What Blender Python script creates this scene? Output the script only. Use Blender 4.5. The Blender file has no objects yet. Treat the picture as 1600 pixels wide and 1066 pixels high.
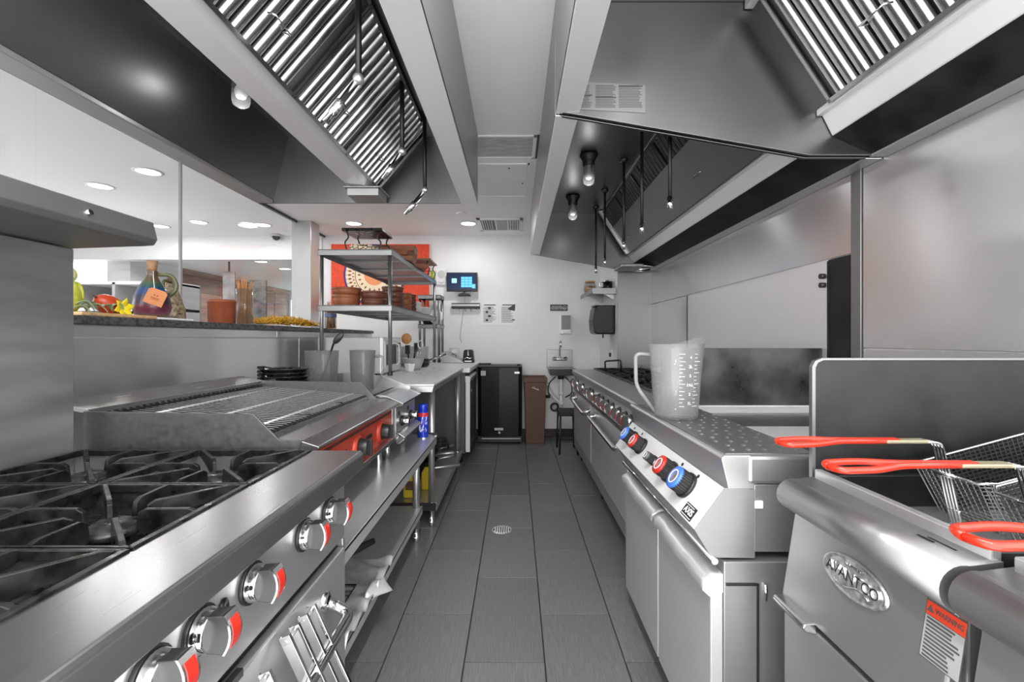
import bpy, bmesh, math, random
from mathutils import Vector, Matrix
random.seed(7)
PI = math.pi
C = bpy.context.scene.collection
S = bpy.context.scene
F, VX, VY, H = 711.0, 806.0, 529.0, 1.23      # focal length in px, vanishing point, eye height

# ------------------------------------------------------------------ camera, world, lights, exposure
cam = bpy.data.objects.new('camera', bpy.data.cameras.new('camera'))
C.objects.link(cam)
cam.location = (0, 0, H); cam.rotation_euler = (PI/2, 0, 0)
cam.data.sensor_width = 36; cam.data.lens = 36*F/1600
cam.data.shift_x = -(VX-800)/1600; cam.data.shift_y = -(533-VY)/1600
cam.data.clip_start = .02
S.camera = cam
W = bpy.data.worlds.new('world'); S.world = W; W.use_nodes = True
W.node_tree.nodes['Background'].inputs[0].default_value = (1, 1, 1, 1)
W.node_tree.nodes['Background'].inputs[1].default_value = 2.1
S.view_settings.view_transform = 'Standard'; S.view_settings.look = 'None'
S.view_settings.gamma = 1; S.view_settings.use_curve_mapping = False
S.view_settings.exposure = 1.2
def area(name, loc, sx, sy, power, rot=(0, 0, 0), shape='RECTANGLE', spread=PI):
    l = bpy.data.lights.new(name, 'AREA'); l.shape = shape; l.size = sx; l.size_y = sy; l.energy = power; l.spread = spread
    o = bpy.data.objects.new(name, l); C.objects.link(o); o.location = loc; o.rotation_euler = rot
    return o
CEIL = 2.516
KITCHEN_LIGHTS = [(-.53, 5.08), (-1.81, 5.08)]
AISLE_LIGHTS = [(-.02, .80), (-.02, .25), (-.02, -.30)]
DINING_LIGHTS = [(-2.83, 3.5), (-3.5, 3.83), (-3.5, 5.02), (-2.86, 5.14), (-4.06, 5.2)]
for x, y in KITCHEN_LIGHTS: area('downlight_lamp', (x, y, CEIL-.03), .16, .16, 2.6, shape='DISK')
for x, y in DINING_LIGHTS: area('downlight_lamp', (x, y, CEIL-.03), .16, .16, 2.6, shape='DISK')
for x, y in AISLE_LIGHTS: area('aisle_lamp', (x, y, CEIL-.05), .10, .26, 6)
area('far_dining_light', (-4.0, 7.8, 2.15), .6, 1.2, 8)  # bare area light over the far dining room, no fixture modelled

# ------------------------------------------------------------------ materials
def mat(name, col, rough=.5, metal=0.0, noise=None, bump=0.0, emit=0.0, aniso=0.0, scale=(1, 1, 1), trans=0.0, spec=None, var=0.0, coat=0.0):
    """Principled material. noise=(scale, colour amount, roughness amount), scale stretches it."""
    m = bpy.data.materials.new(name); m.use_nodes = True
    nt = m.node_tree; N = nt.nodes; L = nt.links; b = N['Principled BSDF']
    if isinstance(col, (int, float)): col = (col, col, col)
    b.inputs['Base Color'].default_value = (*col, 1); b.inputs['Roughness'].default_value = rough
    b.inputs['Metallic'].default_value = metal
    b.inputs['Coat Weight'].default_value = coat
    if aniso:
        b.inputs['Anisotropic'].default_value = aniso; b.inputs['Anisotropic Rotation'].default_value = .25
        tg_ = N.new('ShaderNodeTangent'); tg_.direction_type = 'RADIAL'; tg_.axis = 'Z'; L.new(tg_.outputs[0], b.inputs['Tangent'])
    if spec is not None: b.inputs['Specular IOR Level'].default_value = spec
    if trans: b.inputs['Transmission Weight'].default_value = trans
    if emit:
        b.inputs['Emission Color'].default_value = (*col, 1); b.inputs['Emission Strength'].default_value = emit
    if noise:
        tc = N.new('ShaderNodeTexCoord'); mp = N.new('ShaderNodeMapping'); mp.inputs['Scale'].default_value = scale
        nz = N.new('ShaderNodeTexNoise'); nz.inputs['Scale'].default_value = noise[0]; nz.inputs['Detail'].default_value = 6
        L.new(tc.outputs['Object'], mp.inputs[0]); L.new(mp.outputs[0], nz.inputs['Vector'])
        mr = N.new('ShaderNodeMapRange'); mr.inputs[1].default_value = .3; mr.inputs[2].default_value = .7
        mr.inputs[3].default_value = 1-noise[1]; mr.inputs[4].default_value = 1+noise[1]
        L.new(nz.outputs[0], mr.inputs[0])
        hs = N.new('ShaderNodeHueSaturation'); hs.inputs['Color'].default_value = (*col, 1)
        val = mr.outputs[0]
        if var:
            oi = N.new('ShaderNodeObjectInfo'); m2 = N.new('ShaderNodeMapRange')
            m2.inputs[3].default_value = 1-var; m2.inputs[4].default_value = 1+var
            L.new(oi.outputs['Random'], m2.inputs[0])
            mu = N.new('ShaderNodeMath'); mu.operation = 'MULTIPLY'; L.new(mr.outputs[0], mu.inputs[0]); L.new(m2.outputs[0], mu.inputs[1]); val = mu.outputs[0]
        L.new(val, hs.inputs['Value']); L.new(hs.outputs[0], b.inputs['Base Color'])
        r2 = N.new('ShaderNodeMapRange'); r2.inputs[1].default_value = .3; r2.inputs[2].default_value = .7
        r2.inputs[3].default_value = max(.03, rough-noise[2]); r2.inputs[4].default_value = min(1, rough+noise[2])
        L.new(nz.outputs[0], r2.inputs[0]); L.new(r2.outputs[0], b.inputs['Roughness'])
        if bump:
            bp = N.new('ShaderNodeBump'); bp.inputs['Strength'].default_value = bump; bp.inputs['Distance'].default_value = .002
            L.new(nz.outputs[0], bp.inputs['Height']); L.new(bp.outputs[0], b.inputs['Normal'])
    return m
def glass_mat(name, tint, rough=.02, fres=1.45, haze=0.0):
    """thin clear sheet: fresnel mix of transparent and glossy, with a little white haze"""
    m = bpy.data.materials.new(name); m.use_nodes = True; nt = m.node_tree; N = nt.nodes; L = nt.links
    N.remove(N['Principled BSDF']); out = N['Material Output']
    t = N.new('ShaderNodeBsdfTransparent'); t.inputs[0].default_value = (*tint, 1)
    g = N.new('ShaderNodeBsdfGlossy'); g.inputs['Roughness'].default_value = rough
    lw = N.new('ShaderNodeLayerWeight'); lw.inputs[0].default_value = .5
    pw = N.new('ShaderNodeMath'); pw.operation = 'POWER'; pw.inputs[1].default_value = 5; L.new(lw.outputs['Facing'], pw.inputs[0])
    f = N.new('ShaderNodeMath'); f.operation = 'MULTIPLY_ADD'; f.inputs[1].default_value = .9; f.inputs[2].default_value = ((fres-1)/(fres+1))**2; L.new(pw.outputs[0], f.inputs[0])
    mx = N.new('ShaderNodeMixShader'); L.new(f.outputs[0], mx.inputs[0]); L.new(t.outputs[0], mx.inputs[1]); L.new(g.outputs[0], mx.inputs[2])
    o = mx
    if haze:
        d = N.new('ShaderNodeBsdfTranslucent'); d.inputs[0].default_value = (.9, .9, .9, 1)
        d2 = N.new('ShaderNodeBsdfDiffuse'); d2.inputs[0].default_value = (.85, .85, .85, 1)
        ad = N.new('ShaderNodeMixShader'); ad.inputs[0].default_value = .5; L.new(d.outputs[0], ad.inputs[1]); L.new(d2.outputs[0], ad.inputs[2])
        m2 = N.new('ShaderNodeMixShader'); m2.inputs[0].default_value = haze; L.new(mx.outputs[0], m2.inputs[1]); L.new(ad.outputs[0], m2.inputs[2]); o = m2
    L.new(o.outputs[0], out.inputs[0]); return m
STEEL = mat('brushed_steel', .52, .36, .82, (170, .018, .015), 0, scale=(1, 1, .04))
STEELY = mat('brushed_steel_lengthwise', .54, .36, .82, (170, .018, .015), 0, scale=(1, .03, 1))
STEELX = mat('brushed_steel_crosswise', .38, .38, .82, (170, .018, .015), 0, scale=(.04, 1, 1))
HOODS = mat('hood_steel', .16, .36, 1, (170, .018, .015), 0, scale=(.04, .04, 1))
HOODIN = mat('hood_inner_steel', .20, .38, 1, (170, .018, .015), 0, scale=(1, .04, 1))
RIM = mat('hood_rim_steel', .72, .36, .45, (170, .018, .015), 0)
BRIGHT = mat('bright_steel', .40, .26, .95, (170, .018, .015), 0, scale=(1, .04, 1))
PALEST = mat('pale_steel', .82, .36, .7, (170, .018, .015), 0)
DOORM = mat('door_sheet_steel', .66, .36, .6, (170, .018, .015), 0)
CHROME = mat('chrome', .80, .09, 1)
WALLST = mat('wall_steel', .72, .27, .82, None, 0, aniso=.85)
RACKST = mat('rack_steel', .27, .36, .85, (170, .018, .015), 0)
FILTD = mat('dark_filter_steel', .035, .38, .7)  # far hood filters, much darker than the other banks
DARKST = mat('dark_steel', .06, .5, 1, (8, .25, .12), .06, scale=(1, 1, 1))
GRIMY = mat('grimy_steel', .15, .45, .9, (60, .12, .08), 0)
FILT = mat('filter_steel', .50, .22, 1)
IRON = mat('cast_iron', .022, .34, .5, (30, .6, .2), .5)
IRON2 = mat('greasy_cast_iron', .045, .32, .6, (40, .7, .2), .6)
BLACK = mat('black_plastic', .014, .38, 0)
BLACKG = mat('black_gloss', .006, .25, 0, spec=.22)
RUBBER = mat('black_rubber', .02, .7)
WHITE = mat('white_paint', .80, .6, 0, (3, .03, .05), .05)
CEILM = mat('ceiling_paint', .90, .75)
WPLAS = mat('white_plastic', .82, .35)
GREYP = mat('grey_plastic', .45, .4)
PAPER = mat('paper', .84, .7)
INK = mat('print_ink', .05, .6)
INK2 = mat('grey_print_ink', .05, .6)
TILE = mat('grey_plank_tile', .15, .42, 0, (26, .22, .10), .16, scale=(7, .45, 1), var=.09)
GROUT = mat('dark_grout', .035, .85)
STONE = mat('dark_stone', .06, .3, 0, (60, .4, .1), .05)
BOARD = mat('pale_worktop', .74, .34, .1, (9, .10, .08), .06, scale=(4, .6, 1))
RED = mat('red_plastic', (.48, .02, .010), .32, coat=.3)
REDG = mat('red_vinyl_grip', (.55, .022, .006), .30, coat=.3)
REDP = mat('red_enamel', (.50, .055, .028), .38, .2, (8, .18, .08), .05)
BLUE = mat('blue_plastic', (.05, .17, .62), .32, coat=.3)
BLUEC = mat('blue_can', (.006, .035, .50), .28, coat=.4)
BROWN = mat('brown_plastic', (.12, .055, .035), .55, 0, (60, .12, .05), .2)
TERRA = mat('terracotta', (.27, .085, .035), .5, 0, (12, .25, .1), .1)
TERRAD = mat('dark_terracotta', (.13, .04, .022), .45, 0, (12, .25, .1), .1)
WOODL = mat('light_wood', (.55, .33, .16), .5, 0, (6, .25, .1), .1, scale=(1, 9, 9))
WOODP = mat('reclaimed_plank', (.40, .24, .18), .55, 0, (4, .30, .1), .15, scale=(1, .6, 7), var=.28)
YELLOW = mat('yellow_plastic', (.62, .47, .02), .4)
YFLOW = mat('yellow_straw', (.75, .42, .03), .6, 0, (30, .35, .1), .1)
PLATE = mat('printed_plate', .17, .5)
LAMP = mat('lamp_diffuser', (1, 1, 1), .5, 0, emit=5)
GLASS = glass_mat('clear_glass', (.95, .95, .95))
JAR = glass_mat('jar_glass', (.88, .88, .88), .03, 1.55, .06)
POLY = glass_mat('clear_polycarbonate', (.90, .90, .90), .05, 1.5, .17)

# ------------------------------------------------------------------ mesh helpers
ORG = {}
class MB:
    def __init__(s): s.v = []; s.f = []; s.s = []
    def face(s, idx, smooth=False): s.f.append(idx); s.s.append(smooth)
    def add(s, vs, fs, smooth=False):
        k = len(s.v); s.v += [Vector(v) for v in vs]
        for f in fs: s.face([k+i for i in f], smooth)
        return s
    def box(s, x0, y0, z0, x1, y1, z1):
        return s.add([(x0,y0,z0),(x1,y0,z0),(x1,y1,z0),(x0,y1,z0),(x0,y0,z1),(x1,y0,z1),(x1,y1,z1),(x0,y1,z1)],
              [(3,2,1,0),(4,5,6,7),(0,1,5,4),(1,2,6,5),(2,3,7,6),(3,0,4,7)])
    def prism(s, poly, ax, a, b, smooth=False):
        n = len(poly)
        def p(u, v, w): return {'x': (w, u, v), 'y': (u, w, v), 'z': (u, v, w)}[ax]
        vs = [p(u, v, a) for u, v in poly]+[p(u, v, b) for u, v in poly]
        k = len(s.v); s.v += [Vector(v) for v in vs]
        s.face([k+i for i in range(n)]); s.face([k+n+i for i in reversed(range(n))])
        for i in range(n):
            j = (i+1) % n; s.face([k+i, k+j, k+n+j, k+n+i], smooth)
        return s
    def cyl(s, p0, p1, r0, r1=None, n=20, cap=True):
        r1 = r0 if r1 is None else r1
        p0 = Vector(p0); p1 = Vector(p1); d = (p1-p0).normalized()
        u = d.orthogonal().normalized(); w = d.cross(u); k = len(s.v)
        for p, r in ((p0, r0), (p1, r1)):
            for i in range(n):
                a = 2*PI*i/n; s.v.append(p+(u*math.cos(a)+w*math.sin(a))*r)
        for i in range(n): s.face([k+i, k+(i+1)%n, k+n+(i+1)%n, k+n+i], True)
        if cap: s.face([k+i for i in reversed(range(n))]); s.face([k+n+i for i in range(n)])
        return s
    def tube(s, pts, r, n=10, closed=False):
        pts = [Vector(p) for p in pts]; m = len(pts); k = len(s.v); u = None
        for i, p in enumerate(pts):
            a = pts[(i-1) % m] if (closed or i > 0) else p; b = pts[(i+1) % m] if (closed or i < m-1) else p
            d = (b-a).normalized()
            if u is None: u = d.orthogonal().normalized()
            else:
                u = (u-d*u.dot(d)); u = u.normalized() if u.length > 1e-6 else d.orthogonal().normalized()
            w = d.cross(u); rr = r[i] if isinstance(r, (list, tuple)) else r
            for j in range(n):
                t = 2*PI*j/n+PI/n; s.v.append(p+(u*math.cos(t)+w*math.sin(t))*rr)
        for i in range(m if closed else m-1):
            for j in range(n):
                a = k+i*n+j; b = k+i*n+(j+1)%n; c = k+((i+1)%m)*n+(j+1)%n; d = k+((i+1)%m)*n+j
                s.face([a, b, c, d], n > 5)
        if not closed:
            s.face([k+j for j in reversed(range(n))]); s.face([k+(m-1)*n+j for j in range(n)])
        return s
    def lathe(s, prof, c=(0, 0, 0), n=24, smooth=True):
        k = len(s.v); m = len(prof); c = Vector(c)
        for r, z in prof:
            for j in range(n):
                a = 2*PI*j/n; s.v.append(c+Vector((max(r, 1e-5)*math.cos(a), max(r, 1e-5)*math.sin(a), z)))
        for i in range(m-1):
            for j in range(n): s.face([k+i*n+j, k+i*n+(j+1)%n, k+(i+1)*n+(j+1)%n, k+(i+1)*n+j], smooth)
        return s
    def grid(s, fn, nu, nv, smooth=True):
        k = len(s.v)
        for i in range(nu+1):
            for j in range(nv+1): s.v.append(Vector(fn(i/nu, j/nv)))
        for i in range(nu):
            for j in range(nv):
                a = k+i*(nv+1)+j; s.face([a, a+1, a+nv+2, a+nv+1], smooth)
        return s
    def ball(s, c, r, n=12):
        r = r if isinstance(r, (tuple, list)) else (r, r, r)
        return s.grid(lambda a, b: (c[0]+r[0]*math.sin(PI*a)*math.cos(2*PI*b), c[1]+r[1]*math.sin(PI*a)*math.sin(2*PI*b), c[2]+r[2]*math.cos(PI*a)), n//2+1, n)
    def xf(s, M):
        s.v = [M @ v for v in s.v]; return s
    def build(s, name, m, parent=None, bev=0.0, solid=0.0, weld=False, kind=None, label=None):
        me = bpy.data.meshes.new(name); o = bpy.data.objects.new(name, me); C.objects.link(o)
        org = ORG.get(parent.name, Vector((0, 0, 0))) if parent else Vector((0, 0, 0))
        me.from_pydata([v-org for v in s.v], [], s.f)
        me.polygons.foreach_set('use_smooth', s.s)
        bm = bmesh.new(); bm.from_mesh(me)
        if weld: bmesh.ops.remove_doubles(bm, verts=bm.verts, dist=2e-5)
        bmesh.ops.recalc_face_normals(bm, faces=bm.faces); bm.to_mesh(me); bm.free()
        me.materials.append(m)
        if parent: o.parent = parent
        ORG[o.name] = org
        if bev:
            b = o.modifiers.new('bevel', 'BEVEL'); b.width = bev; b.segments = 2; b.limit_method = 'ANGLE'; b.angle_limit = .6
        if solid:
            b = o.modifiers.new('solid', 'SOLIDIFY'); b.thickness = solid; b.offset = 0
        if kind: o['kind'] = kind
        if label: o['label'] = label
        return o
def B(*a): return MB().box(*a)
def tag(o, label, cat, group=None, kind=None):
    o['label'] = label; o['category'] = cat
    if group: o['group'] = group
    if kind: o['kind'] = kind
    return o
def thing(name, label, cat, loc=(0, 0, 0), rz=0, group=None, local=False):
    o = bpy.data.objects.new(name, None); C.objects.link(o); o.location = loc; o.rotation_euler = (0, 0, rz); o.empty_display_size = .05
    ORG[o.name] = Vector((0, 0, 0)) if local else Vector(loc)
    return tag(o, label, cat, group)
def struct(o): o['kind'] = 'structure'; return o
def copy_tree(o, parent=None):
    c = o.copy(); C.objects.link(c)
    ORG[c.name] = ORG.get(o.name, Vector((0, 0, 0)))
    if parent: c.parent = parent
    for ch in list(o.children): copy_tree(ch, c)
    return c
def dup(o, loc, label, rz=None, scale=None):
    c = copy_tree(o); c.location = loc; c['label'] = label
    if rz is not None: c.rotation_euler = (0, 0, rz)
    if scale: c.scale = scale
    return c
def inst(o, off, rz=None, scale=None):
    """one more copy of a part under the same parent, moved by off"""
    c = copy_tree(o, o.parent); c.location = Vector(o.location)+Vector(off)
    if scale: c.scale = scale
    return c
def at(px, py, Y): return Vector(((px-VX)*Y/F, Y, H-(py-VY)*Y/F))
def prints(name, o, u, v, rects, m, parent, t=.0006):
    """flat print: thin rectangles (a0,b0,a1,b1) on the plane through o with unit axes u, v"""
    o = Vector(o); u = Vector(u).normalized(); v = Vector(v).normalized(); n = u.cross(v); b = MB()
    for a0, b0, a1, b1 in rects:
        q = [o+u*a0+v*b0, o+u*a1+v*b0, o+u*a1+v*b1, o+u*a0+v*b1]
        b.add(q+[p+n*t for p in q], [(3,2,1,0),(4,5,6,7),(0,1,5,4),(1,2,6,5),(2,3,7,6),(3,0,4,7)])
    return b.build(name, m, parent)
def text(name, body, size, o, u, v, m, parent, ext=.0006, sx=1.0):
    cu = bpy.data.curves.new(name, 'FONT'); cu.body = body; cu.size = size; cu.align_x = 'CENTER'; cu.align_y = 'CENTER'; cu.extrude = ext
    cu.resolution_u = 3; cu.space_line = .85
    cu.materials.append(m)
    ob = bpy.data.objects.new(name, cu); C.objects.link(ob)
    me = bpy.data.meshes.new_from_object(ob); bpy.data.objects.remove(ob); bpy.data.curves.remove(cu)
    ob = bpy.data.objects.new(name, me); C.objects.link(ob)
    u = Vector(u).normalized(); v = Vector(v).normalized(); n = u.cross(v)
    org = ORG.get(parent.name, Vector((0, 0, 0)))
    M = Matrix((u*sx, v, n)).transposed().to_4x4(); M.translation = Vector(o)-org+n*ext
    ob.parent = parent; ob.matrix_local = M
    return ob
def ring_pts(c, r, n=24, ax='z'):
    out = []
    for i in range(n):
        a = 2*PI*i/n; p = (r*math.cos(a), r*math.sin(a))
        out.append((c[0]+p[0], c[1]+p[1], c[2]) if ax == 'z' else (c[0], c[1]+p[0], c[2]+p[1]) if ax == 'x' else (c[0]+p[0], c[1], c[2]+p[1]))
    return out
def arc(pts, r=.03, n=5):
    """round the corners of a polyline"""
    pts = [Vector(p) for p in pts]; out = [pts[0]]
    for i in range(1, len(pts)-1):
        p = pts[i]; a = (pts[i-1]-p); b = (pts[i+1]-p); rr = min(r, a.length*.45, b.length*.45)
        a = p+a.normalized()*rr; b = p+b.normalized()*rr
        for k in range(n+1):
            t = k/n; out.append(a*(1-t)**2+p*2*t*(1-t)+b*t*t)
    out.append(pts[-1]); return out
ORD = ['topmost', 'second from top', 'third from top', 'fourth from top', 'fifth from top', 'sixth from top', 'seventh from top', 'eighth from top']

# ================================================================== the setting
YB = 5.70            # back wall
XR = 1.40            # right wall behind the cooking line
XL = -1.62           # steel faced knee wall on the left
XG = -2.40           # glass partition
fl = struct(B(-6.2, .15, -.12, 1.6, 10.2, -.008).build('floor', GROUT))
cols = [-1.726+.306*k for k in range(9)]
tile_mesh = None
for k, x in enumerate(cols):
    y = (.20 if k % 2 == 0 else .51)+.61
    while y < YB:
        y1 = min(y+.61, YB); x1 = x+.306
        if y1-y > .04 and x1 > -1.62:
            if y1-y > .6 and tile_mesh:
                o = tile_mesh.copy(); C.objects.link(o); o.location = (x+.153, y+.305, 0)
            else:
                b = MB().box(-.1505, -(y1-y)/2+.0025, -.012, .1505, (y1-y)/2-.0025, 0)
                o = b.build('tile', TILE, fl, bev=.0015); o.location = (x+.153, (y+y1)/2, 0)
                if y1-y > .6 and not tile_mesh: tile_mesh = o
        y += .61
struct(B(-6.2, .15, -.007, XG-.1, 10.2, -.002).build('floor_dining', mat('pale_bounce_floor', .62, .4)))  # unseen floor, made pale to bounce light up to the dining ceiling
struct(B(-6.2, -.9, CEIL, 1.6, YB+.2, CEIL+.1).build('ceiling', CEILM))
wb = struct(B(XG-.02, YB, 0, 1.6, YB+.12, CEIL).build('wall_back', WHITE))
struct(B(-1.0, YB-.012, 0, 1.05, YB, .10).build('baseboard_back', BLACK, bev=.004))
wr = struct(B(XR+.012, .15, 0, XR+.12, 4.70, CEIL).build('wall_right', WHITE))
struct(MB().box(1.05, 4.70, 0, XR+.12, YB, CEIL).build('wall_right_recess', WHITE))
struct(B(-6.2, .90, 0, XG-.12, 1.0, CEIL).build('light_block_dining', WHITE))  # unseen wall added to keep world light out of the dining room
# steel sheets on the right wall, each its own piece
for y0, y1, z0, z1 in ((.2, 1.835, 1.192, 2.1), (.2, 1.835, .80, 1.188), (1.90, 4.695, 1.585, 2.1), (3.70, 4.695, .8, 1.58)):
    B(XR, y0, z0, XR+.012, y1, z1).build('steel_sheet', WALLST, wr, bev=.002)
B(XR-.008, 2.035, 1.0, XR+.006, 3.69, 1.575).build('steel_sheet', PALEST, wr, bev=.002, label='pale polished steel sheet behind the range')
B(XR-.006, 1.84, .8, XR+.008, 1.895, 2.1).build('joint_strip', RACKST, wr, bev=.002)
B(XR-.004, 1.90, .8, XR+.012, 2.033, 1.58).build('steel_sheet', DARKST, wr, label='dark narrow sheet beside the pale one')
B(XR-.0095, 2.028, 1.0, XR+.004, 2.0345, 1.575).build('sheet_edge', DARKST, wr)
B(XR-.010, 3.686, 1.0, XR+.012, 3.702, 1.575).build('sheet_joint', BLACK, wr)
for z in (1.51, 1.47): MB().cyl((XR-.03, 2.05, z), (XR-.006, 2.05, z), .012, n=12).build('bolt', BLACK, wr)
B(1.05, 4.685, .1, XR+.01, 4.70, 2.05).build('steel_end_sheet', HOODIN, wr, bev=.002)
# knee wall with stone ledge and steel facing
wl = struct(B(XG-.1, .15, 0, XL-.012, 5.14, 1.283).build('wall_left', WHITE))
for y0, y1, z0, z1 in ((.15, 3.39, .1, 1.232), (3.40, 5.13, .1, 1.232), (.15, 3.08, 1.236, 1.281), (3.085, 5.13, 1.236, 1.281)):
    B(XL-.012, y0, z0, XL, y1, z1).build('steel_sheet', WALLST, wl, bev=.0015)
B(XG-.14, .15, 1.284, XL+.015, 5.14, 1.316).build('stone_ledge', STONE, wl, bev=.004)
# glass partition
for i, (y0, y1) in enumerate(((1.0, 2.27), (2.28, 3.245), (3.265, 4.96), (5.2, YB))):
    p = struct(B(XG-.006, y0, 1.317, XG+.006, y1, CEIL-.02).build('window_%d' % (i+1), GLASS))
struct(B(XG-.015, 1.0, CEIL-.022, XG+.015, YB, CEIL-.001).build('trim_1', BLACK))
struct(B(XG-.05, 4.97, 1.317, XG+.16, 5.19, CEIL).build('trim_2', STEEL, bev=.004))
struct(B(XG-.008, 3.247, 1.317, XG+.008, 3.263, CEIL-.02).build('trim_4', GREYP))
# dining room behind the glass
struct(B(-6.2, YB, 2.22, XG-.03, YB+.15, CEIL+.1).build('trim_3', CEILM))
struct(B(-6.2, YB+.15, 2.29, XG+.5, 10.2, 2.39).build('ceiling_dining', CEILM))
struct(B(-6.2, 3.0, 0, -6.08, 6.0, CEIL).build('wall_left_dining', WHITE))
struct(B(XG+.3, YB+.12, 0, XG+.4, 10.2, 2.35).build('wall_right_dining', WHITE))
struct(B(-5.3, 5.9, 0, -5.0, 6.83, 2.29).build('wall_left_corner', WHITE))
wd = struct(B(-5.2, 6.84, 0, -5.03, 10.2, 2.29).build('wall_planked', mat('plank_backing', (.12, .07, .05), .8)))
random.seed(3)
for r in range(10):
    y = 6.85-random.random()*.7; z = .02+r*.242
    while y < 10.1:
        l = 1.0+random.random()*.8; a = max(6.85, y); b_ = min(10.1, y+l)
        if b_-a > .1: B(-5.03, a+.004, z+.003, -5.006-random.random()*.008, b_-.004, min(2.285, z+.239)).build('plank', WOODP, wd)
        y += l
struct(B(-5.2, 10.1, 0, XG+.4, 10.2, 2.35).build('wall_back_dining', WHITE))
wn = struct(B(-4.98, 10.05, .9, -3.6, 10.09, 2.12).build('window_6', mat('daylight_pane', (.72, .92, 1.0), .3, emit=.8)))
for x in (-4.98, -4.52, -4.06, -3.62): B(x-.02, 10.02, .9, x+.02, 10.05, 2.12).build('window_bar', WPLAS, wn)
for z in (.9, 1.5, 2.1): B(-4.98, 10.02, z-.02, -3.6, 10.05, z+.02).build('window_bar', WPLAS, wn)

# ceiling lamps
def downlight(x, y, z, label):
    t = thing('downlight', label, 'light', (x, y, z), group='recessed ceiling downlights', local=True)
    MB().lathe([(.075, -.001), (.098, -.001), (.10, -.006), (.08, -.008), (.075, -.001)], n=28).build('trim_ring', WPLAS, t)
    MB().cyl((0, 0, -.005), (0, 0, -.001), .075, n=28).build('diffuser', LAMP, t)
    return t
downlight(*KITCHEN_LIGHTS[0], CEIL, 'round recessed downlight beside the ceiling register')
downlight(*KITCHEN_LIGHTS[1], CEIL, 'round recessed downlight above the steel shelving rack')
for (x, y), l in zip(DINING_LIGHTS, ('dining room downlight seen through glass, just right of the glass joint top', 'dining room downlight seen through glass, above the wall shelf end',
        'dining room downlight seen through glass, above the terracotta pot', 'dining room downlight seen through glass, nearest the camera dome', 'dining room downlight seen through glass, lowest and farthest left')):
    downlight(x, y, CEIL, l)
for (x, y) in ((-3.5, 6.25), (-3.5, 6.9), (-3.54, 7.6)):
    downlight(x, y, 2.29, {6.25: 'small far downlight, nearest of three in the lower ceiling', 6.9: 'small far downlight, middle of three in the lower ceiling', 7.6: 'small far downlight, last of three in the lower ceiling'}[y])
for k, (x, y) in enumerate(AISLE_LIGHTS):
    t = thing('ceiling_lamp', ('farthest of three short ceiling lamps over the aisle, above the view', 'middle of three short ceiling lamps over the aisle, above the view', 'nearest of three short ceiling lamps over the aisle, behind the view')[k], 'light', (x, y, CEIL))
    B(x-.07, y-.16, CEIL-.03, x+.07, y+.16, CEIL-.001).build('housing', WPLAS, t, bev=.004)
    B(x-.05, y-.13, CEIL-.036, x+.05, y+.13, CEIL-.030).build('diffuser', LAMP, t)
# ceiling hatch, return grille, register, detector
t = thing('ceiling_return_panel', 'framed grey return air panel in the aisle ceiling', 'vent', (0, 3.05, CEIL))
B(-.42, 2.885, CEIL-.004, .115, 3.215, CEIL-.001).build('filter_sheet', mat('dusty_filter', .50, .8, 0, (7, .25, .05), .1, scale=(1, 4, 1)), t)
for a in ((-.44, 2.87, .135, 2.89), (-.44, 3.21, .135, 3.232), (.112, 2.87, .135, 3.232), (-.44, 2.87, -.42, 3.232)):
    B(a[0], a[1], CEIL-.010, a[2], a[3], CEIL-.001).build('frame_bar', WPLAS, t, bev=.002)
tag(B(.137, 2.87, CEIL-.006, .150, 3.24, CEIL-.001).build('ceiling_slot', BLACK), 'black slot beside the framed ceiling panel', 'vent')
t = thing('ceiling_access_hatch', 'flat white access hatch in the ceiling between the hoods', 'hatch', (-.1, 3.7, CEIL))
B(-.36, 3.36, CEIL-.006, .085, 4.08, CEIL-.001).build('hatch_door', WHITE, t, bev=.002)
for a in ((-.38, 3.335, .10, 3.355), (-.38, 4.085, .10, 4.10), (.088, 3.335, .10, 4.10), (-.38, 3.335, -.363, 4.10)): B(a[0], a[1], CEIL-.009, a[2], a[3], CEIL-.001).build('hatch_frame', CEILM, t)
for x, y in ((-.05, 3.42), (.055, 3.75)): MB().cyl((x, y, CEIL-.009), (x, y, CEIL-.004), .008, n=10).build('screw', DARKST, t)
t = thing('ceiling_register', 'white louvred air register in the ceiling near the back wall', 'vent', (-.17, 5.12, CEIL))
B(-.40, 4.88, CEIL-.004, .055, 5.38, CEIL-.001).build('duct_opening', BLACK, t)
for a in ((-.42, 4.85, .075, 4.90), (-.42, 5.36, .075, 5.41), (-.42, 4.85, -.385, 5.41), (.04, 4.85, .075, 5.41), (-.23, 4.9, -.215, 5.36), (-.095, 4.9, -.08, 5.36)):
    B(a[0], a[1], CEIL-.014, a[2], a[3], CEIL-.001).build('frame_bar', WPLAS, t, bev=.002)
for x0 in (-.375, -.07):
    for k in range(5):
        x = x0+k*.025; MB().prism([(x, CEIL-.004), (x+.004, CEIL-.004), (x+.016, CEIL-.022), (x+.012, CEIL-.022)], 'y', 4.9, 5.36).build('louvre', WPLAS, t)
for k in range(5):
    y = 4.93+k*.085; MB().prism([(y, CEIL-.004), (y+.004, CEIL-.004), (y+.03, CEIL-.022), (y+.026, CEIL-.022)], 'x', -.215, -.095).build('louvre', GREYP, t)
tag(MB().lathe([(0, -.02), (.03, -.02), (.055, -.012), (.06, 0)], (-.56, 4.67, CEIL), 24).build('sprinkler_cover', WPLAS), 'small round white cover on the ceiling above the downlight', 'cover')
t = thing('dome_camera', 'small dark dome camera on the dining room beam', 'camera', (-2.97, YB-.01, 2.49))
MB().lathe([(.06, 0), (.06, .02), (.0, .02)], (-2.97, YB-.06, 2.49)).build('base', WPLAS, t)
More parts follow.
